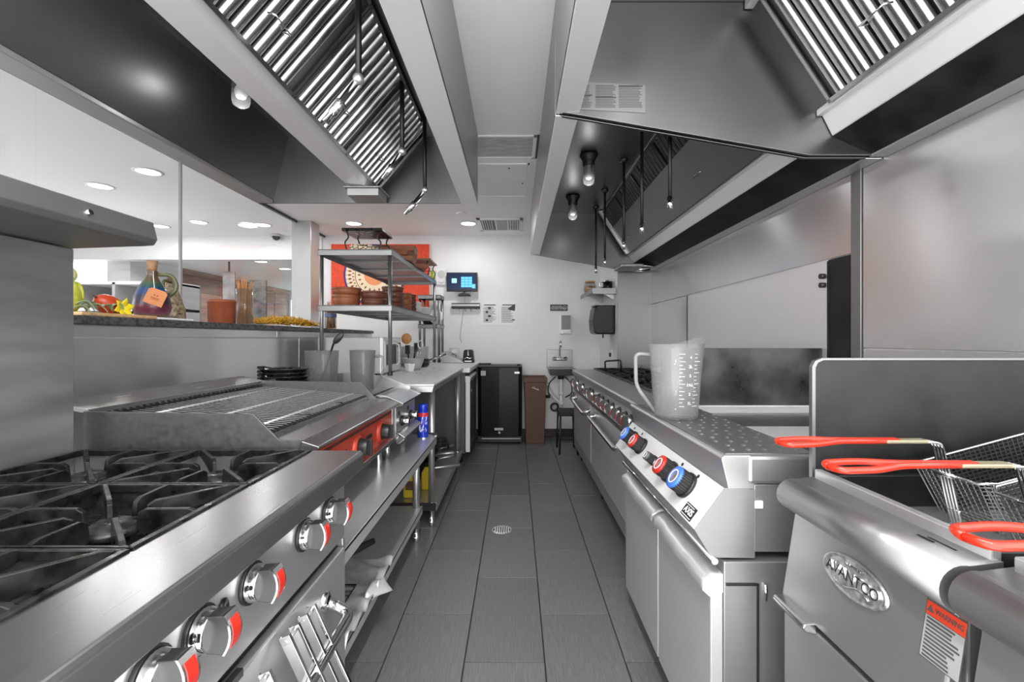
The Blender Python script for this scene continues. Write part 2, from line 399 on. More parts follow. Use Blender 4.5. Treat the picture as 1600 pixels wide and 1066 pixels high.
MB().ball((-2.97, YB-.06, 2.49), .045, 14).build('dome', BLACKG, t)

# ================================================================== hoods
def filters(t, P0, P1, y0, y1, unit=.5, pitch=.056, handles=True, m=FILT):
    """slanted bank of baffle filters running along Y; P0 low end, P1 high end (x, z)"""
    d = Vector((P1[0]-P0[0], 0, P1[1]-P0[1])); L = d.length; d.normalize(); n = Vector((0, 1, 0)).cross(d)
    if n.z > 0: n = -n
    def q(s, y, h): return Vector((P0[0], y, P0[1]))+d*s+n*h
    n_u = max(1, round((y1-y0)/unit)); w = (y1-y0)/n_u; proto = None
    for u in range(n_u):
        a = y0+u*w; b = a+w; fr = MB()
        fr.add([q(0, a, 0), q(L, a, 0), q(L, b, 0), q(0, b, 0), q(0, a, -.03), q(L, a, -.03), q(L, b, -.03), q(0, b, -.03)], [(0,1,2,3),(4,5,6,7),(0,1,5,4),(1,2,6,5),(2,3,7,6),(3,0,4,7)])
        f = fr.build('grease_filter', DARKST, t)
        eb = MB()
        for s0, s1, e0, e1 in ((0, L, a+.002, a+.014), (0, L, b-.014, b-.002), (0, .014, a, b), (L-.014, L, a, b)):
            eb.add([q(s0, e0, 0), q(s1, e0, 0), q(s1, e1, 0), q(s0, e1, 0), q(s0, e0, .026), q(s1, e0, .026), q(s1, e1, .026), q(s0, e1, .026)], [(0,1,2,3),(4,5,6,7),(0,1,5,4),(1,2,6,5),(2,3,7,6),(3,0,4,7)])
        eb.build('edge_frame', m, f)
        nb = int((w-.03)/pitch); off = (w-nb*pitch)/2
        for k in range(nb):
            y = a+off+(k+.5)*pitch
            if proto is None:
                bb = MB(); hw = pitch*.36; prof = [(-hw, .004), (-hw*.8, .016), (-hw*.4, .022), (hw*.4, .022), (hw*.8, .016), (hw, .004)]
                k0 = len(bb.v)
                for s_ in (.012, L-.012):
                    for py, ph in prof: bb.v.append(q(s_, y+py, ph))
                for i in range(len(prof)-1): bb.face([i, i+1, i+1+len(prof), i+len(prof)], True)
                proto = bb.build('baffle', m, f); py0 = y
            else:
                c = proto.copy(); C.objects.link(c); c.parent = f; c.location = (0, y-py0, 0)
        if handles:
            for s_ in (.12, ):
                yc = (a+b)/2
                MB().tube([q(s_, yc-.045, .02), q(s_+.01, yc-.045, .045), q(s_+.01, yc+.045, .045), q(s_, yc+.045, .02)], .003, 6).build('bail_handle', CHROME, f)
LAMPB = mat('frosted_bulb', .42, .4)
def hood_lamp(x, y, label, z=2.49):
    t = thing('hood_lamp', label, 'light', (x, y, z), local=True, group='jar lamps in the hoods')
    MB().lathe([(0, 0), (.062, 0), (.062, -.012), (.048, -.03), (.040, -.055), (.042, -.075), (0, -.075)], n=24).build('socket_cap', DARKST, t)
    MB().lathe([(.038, -.07), (.038, -.18), (.033, -.198), (.018, -.208), (0, -.211)], n=24).build('glass_jar', JAR, t)
    MB().lathe([(.013, -.075), (.013, -.10), (.026, -.13), (.028, -.145), (.02, -.165), (0, -.172)], n=18).build('bulb', LAMPB, t)
    l = bpy.data.lights.new('hood_bulb_light', 'POINT'); l.energy = .3; l.shadow_soft_size = .02
    lo_ = bpy.data.objects.new('hood_bulb_light', l); C.objects.link(lo_); lo_.location = (x, y, z-.20)
    return t
# --- left hood
t = thing('exhaust_hood', 'long steel exhaust hood over the left cooking line', 'range hood', (-.9, 1.6, 2.08))
HT = CEIL-.004
h0, h1 = 1.11, 2.87
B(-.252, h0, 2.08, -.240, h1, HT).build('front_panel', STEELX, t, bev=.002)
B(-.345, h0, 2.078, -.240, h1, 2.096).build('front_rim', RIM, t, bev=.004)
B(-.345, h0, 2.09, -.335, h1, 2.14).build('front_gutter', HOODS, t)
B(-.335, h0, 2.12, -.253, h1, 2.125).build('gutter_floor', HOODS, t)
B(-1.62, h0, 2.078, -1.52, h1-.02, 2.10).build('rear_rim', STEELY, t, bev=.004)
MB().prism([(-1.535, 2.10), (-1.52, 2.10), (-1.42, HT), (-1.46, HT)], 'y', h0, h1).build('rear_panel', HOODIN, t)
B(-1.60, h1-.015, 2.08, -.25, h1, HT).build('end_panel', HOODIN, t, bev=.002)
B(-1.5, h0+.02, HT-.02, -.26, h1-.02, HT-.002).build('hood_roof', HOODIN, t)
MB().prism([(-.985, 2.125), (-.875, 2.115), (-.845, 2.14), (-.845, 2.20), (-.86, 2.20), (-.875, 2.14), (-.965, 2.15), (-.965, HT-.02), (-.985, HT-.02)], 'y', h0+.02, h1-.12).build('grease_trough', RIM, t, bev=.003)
filters(t, (-.845, 2.14), (-.55, HT-.03), h0+.05, h1-.13)
B(-.985, h1-.22, 2.065, -.80, h1-.05, 2.108).build('grease_cup', STEELX, t, bev=.004)
B(-1.0, h1-.235, 2.108, -.785, h1-.035, 2.114).build('cup_flange', BRIGHT, t, bev=.002)
hood_lamp(-1.25, 2.07, 'jar lamp inside the left hood, half hidden by the trough')
hood_lamp(-1.25, 1.32, 'nearer jar lamp inside the left hood, above the viewer')
def nozzle_pipe(name, label, top, el, end, pipe_m=GREYP):
    t = thing(name, label, 'pipe', top, group='fire suppression drops in the left hood')
    MB().cyl(top, el, .011, n=12).build('pipe', DARKST, t)
    MB().ball(el, .020, 12).build('elbow', STEEL, t)
    e = Vector(el); d = (Vector(end)-e)
    MB().tube([e, e+d*.5, e+d*.52, e+d*.8, e+d*.82, e+d], [.011, .011, .017, .017, .012, .014], 12).build('nozzle', CHROME, t)
nozzle_pipe('suppression_pipe', 'nearest suppression pipe with chrome nozzle under left hood filters', (-.55, 1.59, HT-.02), (-.55, 1.59, 2.137), (-.665, 1.59, 1.985))
nozzle_pipe('suppression_pipe', 'middle suppression pipe with chrome nozzle under left hood filters', (-.55, 2.2, HT-.02), (-.55, 2.2, 2.135), (-.64, 2.2, 2.0))
nozzle_pipe('suppression_pipe', 'far suppression pipe with dark nozzle hanging below left hood end', (-.52, 2.59, HT-.02), (-.517, 2.59, 2.075), (-.63, 2.59, 1.935))
# --- right hoods
def right_hood(label, y0, y1, flt):
    t = thing('exhaust_hood', label, 'range hood', (.8, (y0+y1)/2, 1.93))
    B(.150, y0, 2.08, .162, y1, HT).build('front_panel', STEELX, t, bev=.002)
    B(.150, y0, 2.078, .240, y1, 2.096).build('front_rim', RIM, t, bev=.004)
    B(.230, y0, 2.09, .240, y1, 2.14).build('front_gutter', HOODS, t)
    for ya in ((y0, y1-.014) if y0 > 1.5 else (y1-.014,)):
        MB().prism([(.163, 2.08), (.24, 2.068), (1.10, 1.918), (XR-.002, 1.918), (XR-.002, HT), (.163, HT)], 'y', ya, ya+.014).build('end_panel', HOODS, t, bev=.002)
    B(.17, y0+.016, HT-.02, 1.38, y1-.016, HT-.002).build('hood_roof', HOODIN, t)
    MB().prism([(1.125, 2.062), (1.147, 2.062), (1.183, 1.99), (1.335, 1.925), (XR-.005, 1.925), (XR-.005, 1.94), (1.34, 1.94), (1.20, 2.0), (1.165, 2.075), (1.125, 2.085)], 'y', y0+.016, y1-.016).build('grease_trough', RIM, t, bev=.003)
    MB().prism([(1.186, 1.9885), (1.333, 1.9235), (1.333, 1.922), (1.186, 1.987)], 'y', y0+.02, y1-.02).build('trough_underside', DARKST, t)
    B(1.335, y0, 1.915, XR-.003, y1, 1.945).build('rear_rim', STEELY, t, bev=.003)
    filters(t, (1.135, 2.08), (.868, HT-.03), *flt[:2], m=flt[2])
    B(.855, y0+.02, HT-.05, .885, y1-.02, HT-.02).build('filter_rail', PALEST, t)
    return t
right_hood('near right exhaust hood over fryers and griddle', 1.0, 1.72, (1.01, 1.62, FILT))
t2 = right_hood('far right exhaust hood over the long range', 1.735, 4.62, (1.78, 4.5, FILTD))
MB().prism([(1.106, 2.061), (1.112, 2.065), (.947, 2.315), (.941, 2.311)], 'y', 1.76, 4.55).build('lower_panel', HOODIN, t2, bev=.002)
B(.98, 4.25, 1.90, 1.20, 4.55, 1.93).build('grease_cup', STEELX, t2, bev=.01)
MB().lathe([(.10, -.03), (.13, -.02), (.14, 0), (0, 0)], (1.22, 4.45, 1.93), 20).build('cup_flange', CHROME, t2)
MB().prism([(.815, HT-.03), (.85, HT-.03), (1.125, 2.07), (1.085, 2.06)], 'y', 4.46, 4.5).build('filter_end_bar', PALEST, t2)
hood_lamp(.50, 3.12, 'nearer jar lamp inside the far right hood')
hood_lamp(.50, 1.30, 'jar lamp inside the near right hood, above the viewer')
hood_lamp(.505, 4.03, 'farther jar lamp inside the far right hood')
for k, (x, y, zb) in enumerate(((.745, 2.2, 1.855), (.72, 2.6, 1.83), (.76, 3.2, 1.856), (.755, 3.86, 1.85), (.767, 4.36, 1.855))):
    t = thing('suppression_drop', ('nearest', 'second', 'third', 'fourth', 'farthest')[k]+' straight suppression pipe hanging in the far right hood', 'pipe', (x, y, HT-.02), group='straight suppression drops in the right hood')
    MB().lathe([(.03, -.004), (.03, -.014), (.014, -.03), (.012, -.03)], (x, y, HT-.018), 16).build('ceiling_flange', BLACK, t)
    MB().cyl((x, y, HT-.02), (x, y, zb+.05), .0095, n=10).build('pipe', DARKST, t)
    MB().cyl((x, y, zb), (x, y, zb+.06), .013, n=10).build('nozzle', CHROME, t)
# data plate on the near hood's end panel
t = thing('hood_data_plate', 'printed data plate on the inner end of the near right hood', 'label', (.36, 1.704, 2.13))
pz = [(.232, 2.10), (.485, 2.085), (.485, 2.182), (.232, 2.195)]
MB().prism([(.236, 2.088), (.484, 2.075), (.484, 2.178), (.236, 2.192)], 'y', 1.7035, 1.7065).build('plate', PLATE, t)
rc = []; rk = []
random.seed(5)
for c0, c1 in ((.245, .285), (.298, .375), (.385, .475)):
    z = 2.176
    while z > 2.094:
        rc.append((c0, z, c1-random.random()*.014, z+.0022)); z -= .0058
    rk.append((c0, 2.148-(.01 if c0 < .29 else .018 if c0 < .38 else -.024), c1, 2.153-(.01 if c0 < .29 else .018 if c0 < .38 else -.024)))
prints('fine_print', (0, 1.7032, 0), (1, 0, 0), (0, 0, 1), rc, INK2, t)
prints('bold_print', (0, 1.7030, 0), (1, 0, 0), (0, 0, 1), rk, INK, t)

# ================================================================== shared cooking pieces
def grate_mb(w=.150, d=.150):
    b = MB()
    for s in (-1, 1):
        b.box(-w, s*d-.006, -.020, w, s*d+.006, -.004); b.box(s*w-.006, -d, -.020, s*w+.006, d, -.004)
    for k in range(8):
        a = k*PI/4; c, s_ = math.cos(a), math.sin(a)
        R = (w-.004)/max(abs(c), 1e-6) if abs(c)*d >= abs(s_)*w else (d-.004)/abs(s_)
        prof = [(R, -.004), (R-.012, .0), (.062, -.001), (.050, -.008), (.046, -.040), (.066, -.046), (R*.62, -.030), (R, -.020)]
        m = MB().prism(prof, 'y', -.0045, .0045); m.xf(Matrix.Rotation(a, 4, 'Z'))
        b.add(m.v, m.f)
    return b
def burner_mb():
    return MB().lathe([(.0, .0), (.030, .001), (.034, -.004), (.046, -.006), (.050, -.013), (.046, -.020), (.030, -.022), (.024, -.04), (.06, -.046), (.075, -.05)], n=22)
GRIPM = mat('grey_grip', .09, .35, .5)
def knob(parent, pos, sgn, red_big=False):
    """chrome bezel, grey finger grip and red insert; sgn = which way along X it faces"""
    x, y, z = pos; s = sgn
    k = MB().cyl((x, y, z), (x+s*.006, y, z), .037, n=24).build('knob', BLACK, parent)
    MB().cyl((x+s*.006, y, z), (x+s*.024, y, z), .034, .029, 24).build('bezel', CHROME, k, bev=.002)
    pts = []
    for i in range(9):
        a = -1.0+2.0*i/8; pts.append((z+.030*a, .058-.010*a*a))
    poly = [(x+s*.020, z-.028), ] + [(x+s*h, zz) for zz, h in pts] + [(x+s*.020, z+.028)]
    MB().prism(poly, 'y', y-.014, y+.014).build('grip', GRIPM, k, bev=.002)
    b = MB(); w = .011 if not red_big else .013
    q = [(x+s*(h+.0015), zz) for zz, h in pts[1:-1]]
    q2 = [(x+s*(h-.003), zz) for zz, h in pts[1:-1]]
    b.prism(q+q2[::-1], 'y', y-.0095, y+.0095)
    f_ = [(x+s*(h+.0006), zz) for zz, h in pts]; f2 = [(x+s*(h-.003), zz) for zz, h in pts]
    MB().prism(f_+f2[::-1], 'y', y-.0143, y+.0143).build('grip_face', CHROME, k)
    b.build('red_insert', RED, k, label='red insert on the grip face')
    return k
def knob_at(proto, off): return inst(proto, off)

# ================================================================== left gas range
t = thing('gas_range', 'steel six burner gas range with black grates and red tipped knobs in left foreground', 'stove', (-.87, .83, 0))
RY0, RY1 = .37, 1.285
b = B(-1.27, RY0, .15, -.50, RY1, .83); b.build('body', STEEL, t, bev=.003)
MB().prism([(-.573, .914), (-.438, .914), (-.43, .906), (-.43, .862), (-.436, .858), (-.50, .858), (-.573, .900)], 'y', RY0, RY1).build('front_rail', BRIGHT, t, bev=.003)
MB().box(-.50, RY0, .672, -.484, RY1, .858).build('control_panel', STEELY, t, bev=.002)
B(-.505, RY0, .15, -.497, RY1, .672).build('door_recess', BLACK, t)
od = B(-.497, .42, .19, -.474, 1.262, .652).build('oven_door', STEELY, t, bev=.004)
B(-.50, 1.268, .15, -.482, RY1, .672).build('door_post', STEEL, t, bev=.002)
B(-.4845, .40, .6445, -.473, .79, .658).build('door_notch', BLACK, t)
hp = arc([(-.474, 1.13, .577), (-.412, 1.135, .545), (-.418, .55, .53), (-.474, .55, .56)], .05, 7)
MB().tube(hp, .0135, 14).build('door_handle', CHROME, od)
MB().lathe([(.024, 0), (.022, .006), (.014, .010)], n=18).xf(Matrix.Translation((-.474, 1.13, .577)) @ Matrix.Rotation(PI/2, 4, 'Y')).build('handle_socket', CHROME, od)
for x in (-1.2, -.56):
    for y in (.43, 1.22): MB().cyl((x, y, 0), (x, y, .16), .022, n=14).build('leg', STEEL, t)
KZ = .785
k1 = knob(t, (-.484, 1.172, KZ), 1)
for y in (1.033, .829, .694, .60): knob_at(k1, (0, y-1.172, 0))
for y in (.752, .49): MB().lathe([(0, 0), (.013, 0), (.014, .0015), (0, .0015)], n=18).xf(Matrix.Translation((-.4835, y, KZ-.005)) @ Matrix.Rotation(PI/2, 4, 'Y') @ Matrix.Diagonal((1.5, 1, 1, 1))).build('pilot_hole', BLACK, t)
B(-1.23, RY0+.005, .835, -.575, RY1-.005, .850).build('spill_tray', IRON2, t)
B(-1.235, RY1-.012, .83, -.57, RY1, .905).build('side_rim', STEEL, t, bev=.002)
B(-.585, RY0, .83, -.573, RY1, .908).build('inner_rim', IRON2, t, bev=.002)
GX = (-.735, -1.06); GY = (1.128, .828, .528)
g0 = None
for gx in GX:
    for gy in GY:
        if g0 is None:
            g0 = grate_mb(.157, .147).xf(Matrix.Translation((gx, gy, .922))).build('grate', IRON, t, bev=.0012)
            b0 = burner_mb().xf(Matrix.Translation((gx, gy, .895))).build('burner', IRON2, t); ox, oy = gx, gy
        else: inst(g0, (gx-ox, gy-oy, 0)); inst(b0, (gx-ox, gy-oy, 0))
for y in (.978, .678): B(-1.225, y-.003, .852, -.585, y+.003, .917).build('grate_divider', IRON2, t)
B(-1.29, RY0-.2, .83, -1.235, 1.272, 1.480).build('back_riser', mat('riser_steel', .36, .36, .8, (9, .16, .08), 0, scale=(1, .4, 2)), t, bev=.003)
sh = MB().prism([(-1.285, 1.482), (-1.05, 1.490), (-1.020, 1.492), (-1.010, 1.508), (-1.022, 1.556), (-1.03, 1.558), (-1.285, 1.56)], 'y', RY0-.2, 1.285).build('high_shelf', mat('shelf_steel', .22, .42, .8), t, bev=.003)
for y in (1.08,): MB().cyl((-1.03, y, 1.525), (-1.008, y, 1.53), .007, n=10).build('shelf_stud', CHROME, sh)

# tongs hanging on the oven door handle
def tongs(label, y, xo, lean, zt=.64, dy=.034):
    t = thing('tongs', label, 'tongs', (xo, y, zt), group='steel tongs on the oven handle')
    for s in (0, 1):
        yy = y-s*dy; x0 = xo-.002*s
        A = Vector((x0, yy, zt)); D = Vector((x0+.16, yy+lean, zt-.40))
        ax = (D-A).normalized(); u = Vector((0, 1, 0)); u = (u-ax*u.dot(ax)).normalized(); w = ax.cross(u); L = (D-A).length
        m = MB()
        m.prism([(-.011, -.001), (.011, -.001), (.011, .007), (.0095, .007), (.0095, .001), (-.0095, .001), (-.0095, .007), (-.011, .007)], 'z', 0, L)
        m.xf(Matrix.Translation(A) @ Matrix((w, u, ax)).transposed().to_4x4())
        m.build('arm', CHROME, t, bev=.0006)
    MB().cyl((xo, y+.002, zt-.012), (xo, y-dy-.002, zt-.012), .005, n=10).build('hinge_pin', STEEL, t)
    return t
tongs('farthest of the steel tongs hung on the oven handle', 1.0, -.452, .03)
tongs('middle steel tongs hung on the oven handle', .925, -.452, .03, .645)
tongs('nearest steel tongs hung on the oven handle', .815, -.452, .02, .63, .05)

# ================================================================== equipment stand
t = thing('equipment_stand', 'low steel equipment stand carrying the charbroiler, two shelves', 'table', (-1.0, 2.1, 0))
STANDM = mat('stand_steel', .62, .34, .6, (170, .018, .015), 0)
rnd = [(-1.50, 1.30), (-.50, 1.30), (-.50, 2.86), (-.503, 2.885), (-.515, 2.905), (-.535, 2.92), (-.56, 2.925), (-1.50, 2.925)]
MB().prism(rnd, 'z', .604, .612).build('top', STANDM, t)
MB().prism([(-.506, .566), (-.50, .566), (-.50, .6135), (-.506, .6135)], 'y', 1.30, 2.87).build('front_lip', STANDM, t, bev=.0015)
MB().tube([(-.503, 2.86, .615), (-.505, 2.885, .617), (-.517, 2.905, .618), (-.537, 2.921, .618), (-.56, 2.925, .618), (-.9, 2.925, .618)], .008, 8).build('end_lip', BRIGHT, t)
ls = B(-1.50, 1.31, .205, -.565, 2.76, .213).build('lower_shelf', STANDM, t)
B(-.571, 1.31, .17, -.565, 2.76, .215).build('shelf_lip', STANDM, ls, bev=.001)
for x in (-1.45, -.60):
    for y in (1.36, 2.74):
        l = MB().cyl((x, y, .09), (x, y, .604), .021, n=16).build('leg', STEEL, t)
        MB().lathe([(.021, .10), (.017, .095), (.017, .05), (.022, .045), (.022, .01), (.012, 0)], (x, y, 0), 16).build('foot', CHROME, l)
# liner, tool and wire rack on the lower shelf
random.seed(11)
def foil(u, v):
    x = -.60+u*.085-.42*(1-u); y = 1.42+v*.66
    e = max(0, u-.72)/.28
    return (-1.02+u*.463, y, .218+.010*math.sin(11*v+5*u)*e+.012*math.sin(37*v+2)*e+.006*math.sin(17*u+23*v)+.004*math.sin(61*v+30*u)+.006)
t = thing('foil_liner', 'crumpled grey foil liner covering the stand lower shelf', 'foil', (-.78, 1.75, .215))
MB().grid(foil, 30, 70).build('sheet', mat('dull_foil', .62, .42, .5, (10, .25, .1), .3), t, solid=.0008)
MB().grid(lambda u, v: (-.590+.085*u*(1-abs(2*v-1)), 1.80+.20*v-.03*u, .232+.012*u-.045*u*u+.004*math.sin(9*v)), 8, 10).build('corner_flap', mat('pale_foil', .70, .45, .4), t, solid=.001, label='torn corner bent out past the shelf edge')
t = thing('spatula', 'black handled spatula lying under the stand top', 'spatula', (-.80, 2.0, .235), group=None)
MB().tube([(-.86, 1.90, .250), (-.80, 2.0, .252), (-.74, 2.10, .255), (-.685, 2.19, .255)], [.012, .017, .019, .014], 10).build('handle', RUBBER, t)
B(-1.08, 1.78, .246, -.86, 1.90, .250).build('blade', STEEL, t)
t = thing('wire_trivet', 'small black wire trivet on the foil liner', 'trivet', (-.72, 1.73, .235))
for k in range(5): MB().tube([(-.80, 1.665+.032*k, .252), (-.635, 1.665+.032*k, .252)], .003, 6).build('wire', BLACK, t)
MB().tube([(-.80, 1.65, .250), (-.635, 1.65, .250), (-.635, 1.81, .250), (-.80, 1.81, .250)], .0035, 6, closed=True).build('rim', BLACK, t)

# ================================================================== charbroiler
CY0, CY1 = 1.33, 2.245
t = thing('charbroiler', 'countertop gas charbroiler with red control panel and splash guards', 'grill', (-.9, 1.79, .612))
B(-1.25, CY0, .70, -.63, CY1, .90).build('body', STEEL, t, bev=.003)
for x in (-1.2, -.66):
    for y in (1.40, 2.18): MB().lathe([(.016, .612), (.016, .70)], (x, y, 0), 14).build('foot', CHROME, t)
MB().prism([(-.73, .932), (-.627, .930), (-.577, .914), (-.575, .908), (-.602, .886), (-.73, .886)], 'y', CY0, CY1).build('front_rail', BRIGHT, t, bev=.002)
B(-.735, CY0+.01, .90, -.729, CY1-.01, .944).build('rail_upstand', BRIGHT, t, bev=.001)
rp = B(-.63, CY0, .756, -.606, CY1-.02, .886).build('control_panel', REDP, t, bev=.002, label='red enamelled control panel')
B(-.63, CY1-.02, .72, -.604, CY1, .886).build('panel_end', STEEL, t, bev=.002)
bb = MB()
for k in range(60): y = CY0+.02+k*.0145; bb.box(-.607, y, .868, -.6045, y+.008, .880)
bb.build('vent_slots', BLACK, rp, kind='stuff')
bb = MB()
B(-.625, CY0, .738, -.578, CY1, .756).build('drip_tray_edge', BRIGHT, t, bev=.002)
B(-1.2, CY0+.02, .72, -.60, CY1-.02, .738).build('drip_tray', DARKST, t)
for y in (2.03, 1.735, 1.46):
    k = MB().lathe([(.050, 0), (.050, .004), (.036, .012)], n=24).xf(Matrix.Translation((-.606, y, .815)) @ Matrix.Rotation(PI/2, 4, 'Y')).build('knob', REDP, t)
    MB().cyl((-.596, y, .815), (-.560, y, .815), .034, .030, 22).build('knob_body', BLACK, k, bev=.003)
    MB().box(-.562, y-.007, .785, -.548, y+.007, .845).build('knob_grip', BLACK, k, bev=.002)
for y in (1.885, 1.60): MB().box(-.608, y-.045, .815, -.6035, y+.03, .833).build('panel_slot', BLACK, t, bev=.004)
def guard(y0, y1, ztop, name):
    return MB().prism([(-1.262, .80), (-.66, .80), (-.63, .905), (-.625, .932), (-.690, .934), (-.765, ztop-.008), (-1.262, ztop)], 'y', y0, y1).build(name, GRIMY, t, bev=.0015)
guard(CY0-.004, CY0+.004, 1.017, 'side_guard'); guard(CY1-.004, CY1+.004, 1.022, 'side_guard')
MB().prism([(-1.262, .88), (-1.25, .88), (-1.25, .995), (-1.262, .995)], 'y', CY0, CY1).build('back_guard', GRIMY, t)
MB().prism([(-1.36, 1.045), (-1.25, 1.022), (-1.245, 1.010), (-1.255, .985), (-1.262, .985), (-1.258, 1.010), (-1.36, 1.032)], 'y', CY0, CY1+.01).build('back_flange', BRIGHT, t, bev=.001)
B(-1.25, CY0, .86, -.74, CY1, .90).build('fire_bed', IRON, t)
def gz(x): return .952+(-.745-x)*.085
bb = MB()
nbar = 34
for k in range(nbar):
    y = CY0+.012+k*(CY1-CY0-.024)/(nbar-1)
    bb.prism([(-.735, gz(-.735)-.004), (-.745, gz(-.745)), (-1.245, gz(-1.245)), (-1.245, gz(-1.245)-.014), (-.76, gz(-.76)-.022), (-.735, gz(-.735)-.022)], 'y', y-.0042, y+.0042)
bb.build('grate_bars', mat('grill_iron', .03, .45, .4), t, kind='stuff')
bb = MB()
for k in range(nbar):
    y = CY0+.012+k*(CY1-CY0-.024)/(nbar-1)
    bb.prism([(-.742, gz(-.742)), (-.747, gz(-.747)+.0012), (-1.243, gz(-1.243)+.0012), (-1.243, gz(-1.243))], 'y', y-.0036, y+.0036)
bb.build('worn_lit_bar_tops', mat('worn_lit_iron', .50, .40, .8, (60, .25, .1), 0), t, kind='stuff', label='scraped upper edges of the grate bars, painted bright as if lit')  # worn tops; contrast of lit tops against shaded gaps put into the colour
for x in (-.80, -.98, -1.16): MB().tube([(x, CY0+.01, gz(x)+.0015), (x, CY1-.01, gz(x)+.0015)], 0.0042, 8).build('cross_rod', PALEST, t)
for y in (CY0+.31, CY0+.61): B(-1.245, y-.002, .93, -.74, y+.002, .958).build('grate_joint', IRON, t)

# ================================================================== small griddle beside it
t = thing('countertop_griddle', 'small two knob steel griddle between charbroiler and worktable', 'griddle', (-.9, 2.49, .612))
Y0, Y1 = 2.275, 2.70
B(-1.25, Y0, .70, -.63, Y1, .92).build('body', STEEL, t, bev=.003)
for x in (-1.2, -.66):
    for y in (2.33, 2.65): MB().cyl((x, y, .612), (x, y, .70), .014, n=12).build('foot', CHROME, t)
MB().prism([(-.70, .946), (-.655, .944), (-.563, .905), (-.565, .895), (-.60, .884), (-.70, .884)], 'y', Y0, Y1).build('front_rail', BRIGHT, t, bev=.002)
B(-1.25, Y0+.01, .92, -.70, Y1-.01, .938).build('griddle_plate', STEELX, t, bev=.002)
B(-.725, Y0+.04, .9385, -.705, Y1-.04, .944).build('grease_slot', DARKST, t)
MB().prism([(-1.25, .90), (-.63, .90), (-.625, .945), (-.80, 1.012), (-1.25, 1.02)], 'y', Y1-.004, Y1+.004).build('side_guard', STEEL, t, bev=.001)
B(-1.262, Y0, .90, -1.25, Y1, 1.02).build('back_guard', STEEL, t)
B(-.63, Y0, .748, -.600, Y1, .884).build('control_panel', STEEL, t, bev=.002)
for y in (2.385, 2.58):
    k = MB().cyl((-.60, y, .80), (-.588, y, .80), .026, n=20).build('knob', BLACK, t)
    MB().cyl((-.588, y, .80), (-.558, y, .80), .020, .018, 18).build('knob_body', CHROME, k, bev=.002)
    MB().cyl((-.60, y-.05, .845), (-.597, y-.05, .845), .012, n=14).build('pilot_hole', BLACK, t)
MB().prism([(-.60, .700), (-.60, .756), (-.585, .756), (-.555, .735), (-.555, .728), (-.585, .700)], 'y', Y0, Y1-.03).build('drip_tray', BRIGHT, t, bev=.002)
# vessels standing on it
def pitcher(name, label, loc, rb, rt, h, hand, m=POLY, n=28, spout=None):
    t = thing(name, label, 'pitcher', loc, local=True)
    def rr(a, r, up):
        if spout is None: return r
        d = math.cos(a-spout); return r*(1+.16*up*max(0, d)**6)
    b = MB(); rings = [(rb*.93, .0, 0), (rb, .006, 0), (rb+(rt-rb)*.5, h*.5, 0), (rt*.985, h*.92, .35), (rt, h, 1), (rt*1.03, h+.003, 1), (rt-.004, h, 1), (rb+(rt-rb)*.5-.004, h*.5, 0), (rb-.004, .010, 0), (0, .010, 0)]
    k = 0; m_ = len(rings)
    for r, z, up in rings:
        for j in range(n):
            a = 2*PI*j/n; q = rr(a, max(r, 1e-4), up); b.v.append(Vector((q*math.cos(a), q*math.sin(a), z+(.028*up*max(0, math.cos(a-spout))**4 if spout is not None else 0))))
    for i in range(m_-1):
        for j in range(n): b.face([i*n+j, i*n+(j+1)%n, (i+1)*n+(j+1)%n, (i+1)*n+j], True)
    b.build('jug_body', m, t)
    if hand is not None:
        c, s = math.cos(hand), math.sin(hand)
        def q(r, z): return (r*c, r*s, z)
        MB().tube(arc([q(rt*.96, h*.86), q(rt+.05, h*.88), q(rt+.048, h*.42), q(rb*1.0, .07*h)], .03, 6), .0075, 10).build('handle', m if m is not POLY else POLYH, t)
    return t
POLYH = mat('frosted_polycarbonate', .30, .25, 0, trans=.3)
POLYG = glass_mat('scratched_polycarbonate', (.62, .62, .62), .08, 1.5, .14)
pitcher('plastic_beaker', 'cloudy clear beaker with ladle, behind the charbroiler next to black skillets', (-1.065, 2.50, .94), .078, .088, .22, None, POLYG)
pitcher('measuring_jug', 'scratched clear jug with handle in front of the microwave', (-.842, 2.50, .94), .060, .069, .222, -.15, POLYG)
tag(MB().box(-1.0, 2.62, .94, -.90, 2.68, 1.03).build('steel_insert_pan', STEEL, bev=.004), 'small steel pan between the two clear beakers', 'pan')
t = thing('black_ladle', 'black spoon leaning out of the cloudy beaker', 'ladle', (-1.06, 2.5, .955))
MB().tube([(-1.08, 2.48, .957), (-1.05, 2.54, 1.10), (-1.03, 2.57, 1.20)], .006, 8).build('handle', BLACK, t)
MB().ball((0, 0, 0), (.020, .010, .042), 12).xf(Matrix.Translation((-1.005, 2.575, 1.232)) @ Matrix.Rotation(.7, 4, 'Y')).build('bowl', BLACK, t)
def skillet(loc, label):
    t = thing('skillet', label, 'skillet', loc, local=True, group='stacked black iron skillets')
    MB().lathe([(0, 0), (.085, 0), (.098, .006), (.112, .026), (.118, .027), (.110, .022), (.097, .010), (.085, .006), (0, .006)], n=30).build('pan', IRON2, t)
    for s in (-1, 1): MB().tube(arc([(s*.105, -.035, .022), (s*.145, -.030, .032), (s*.145, .030, .032), (s*.105, .035, .022)], .02, 4), .007, 8).build('handle', IRON, t)
    return t
s0 = skillet((-1.245, 2.47, .941), 'lowest black iron skillet of the stack behind the charbroiler')
for k in range(1, 6): dup(s0, (-1.245+.004*(-1)**k, 2.47+.003*(k % 2), .941+.020*k), ORD[5-k]+' black iron skillet of the stack behind the charbroiler', rz=.06*(-1)**k)
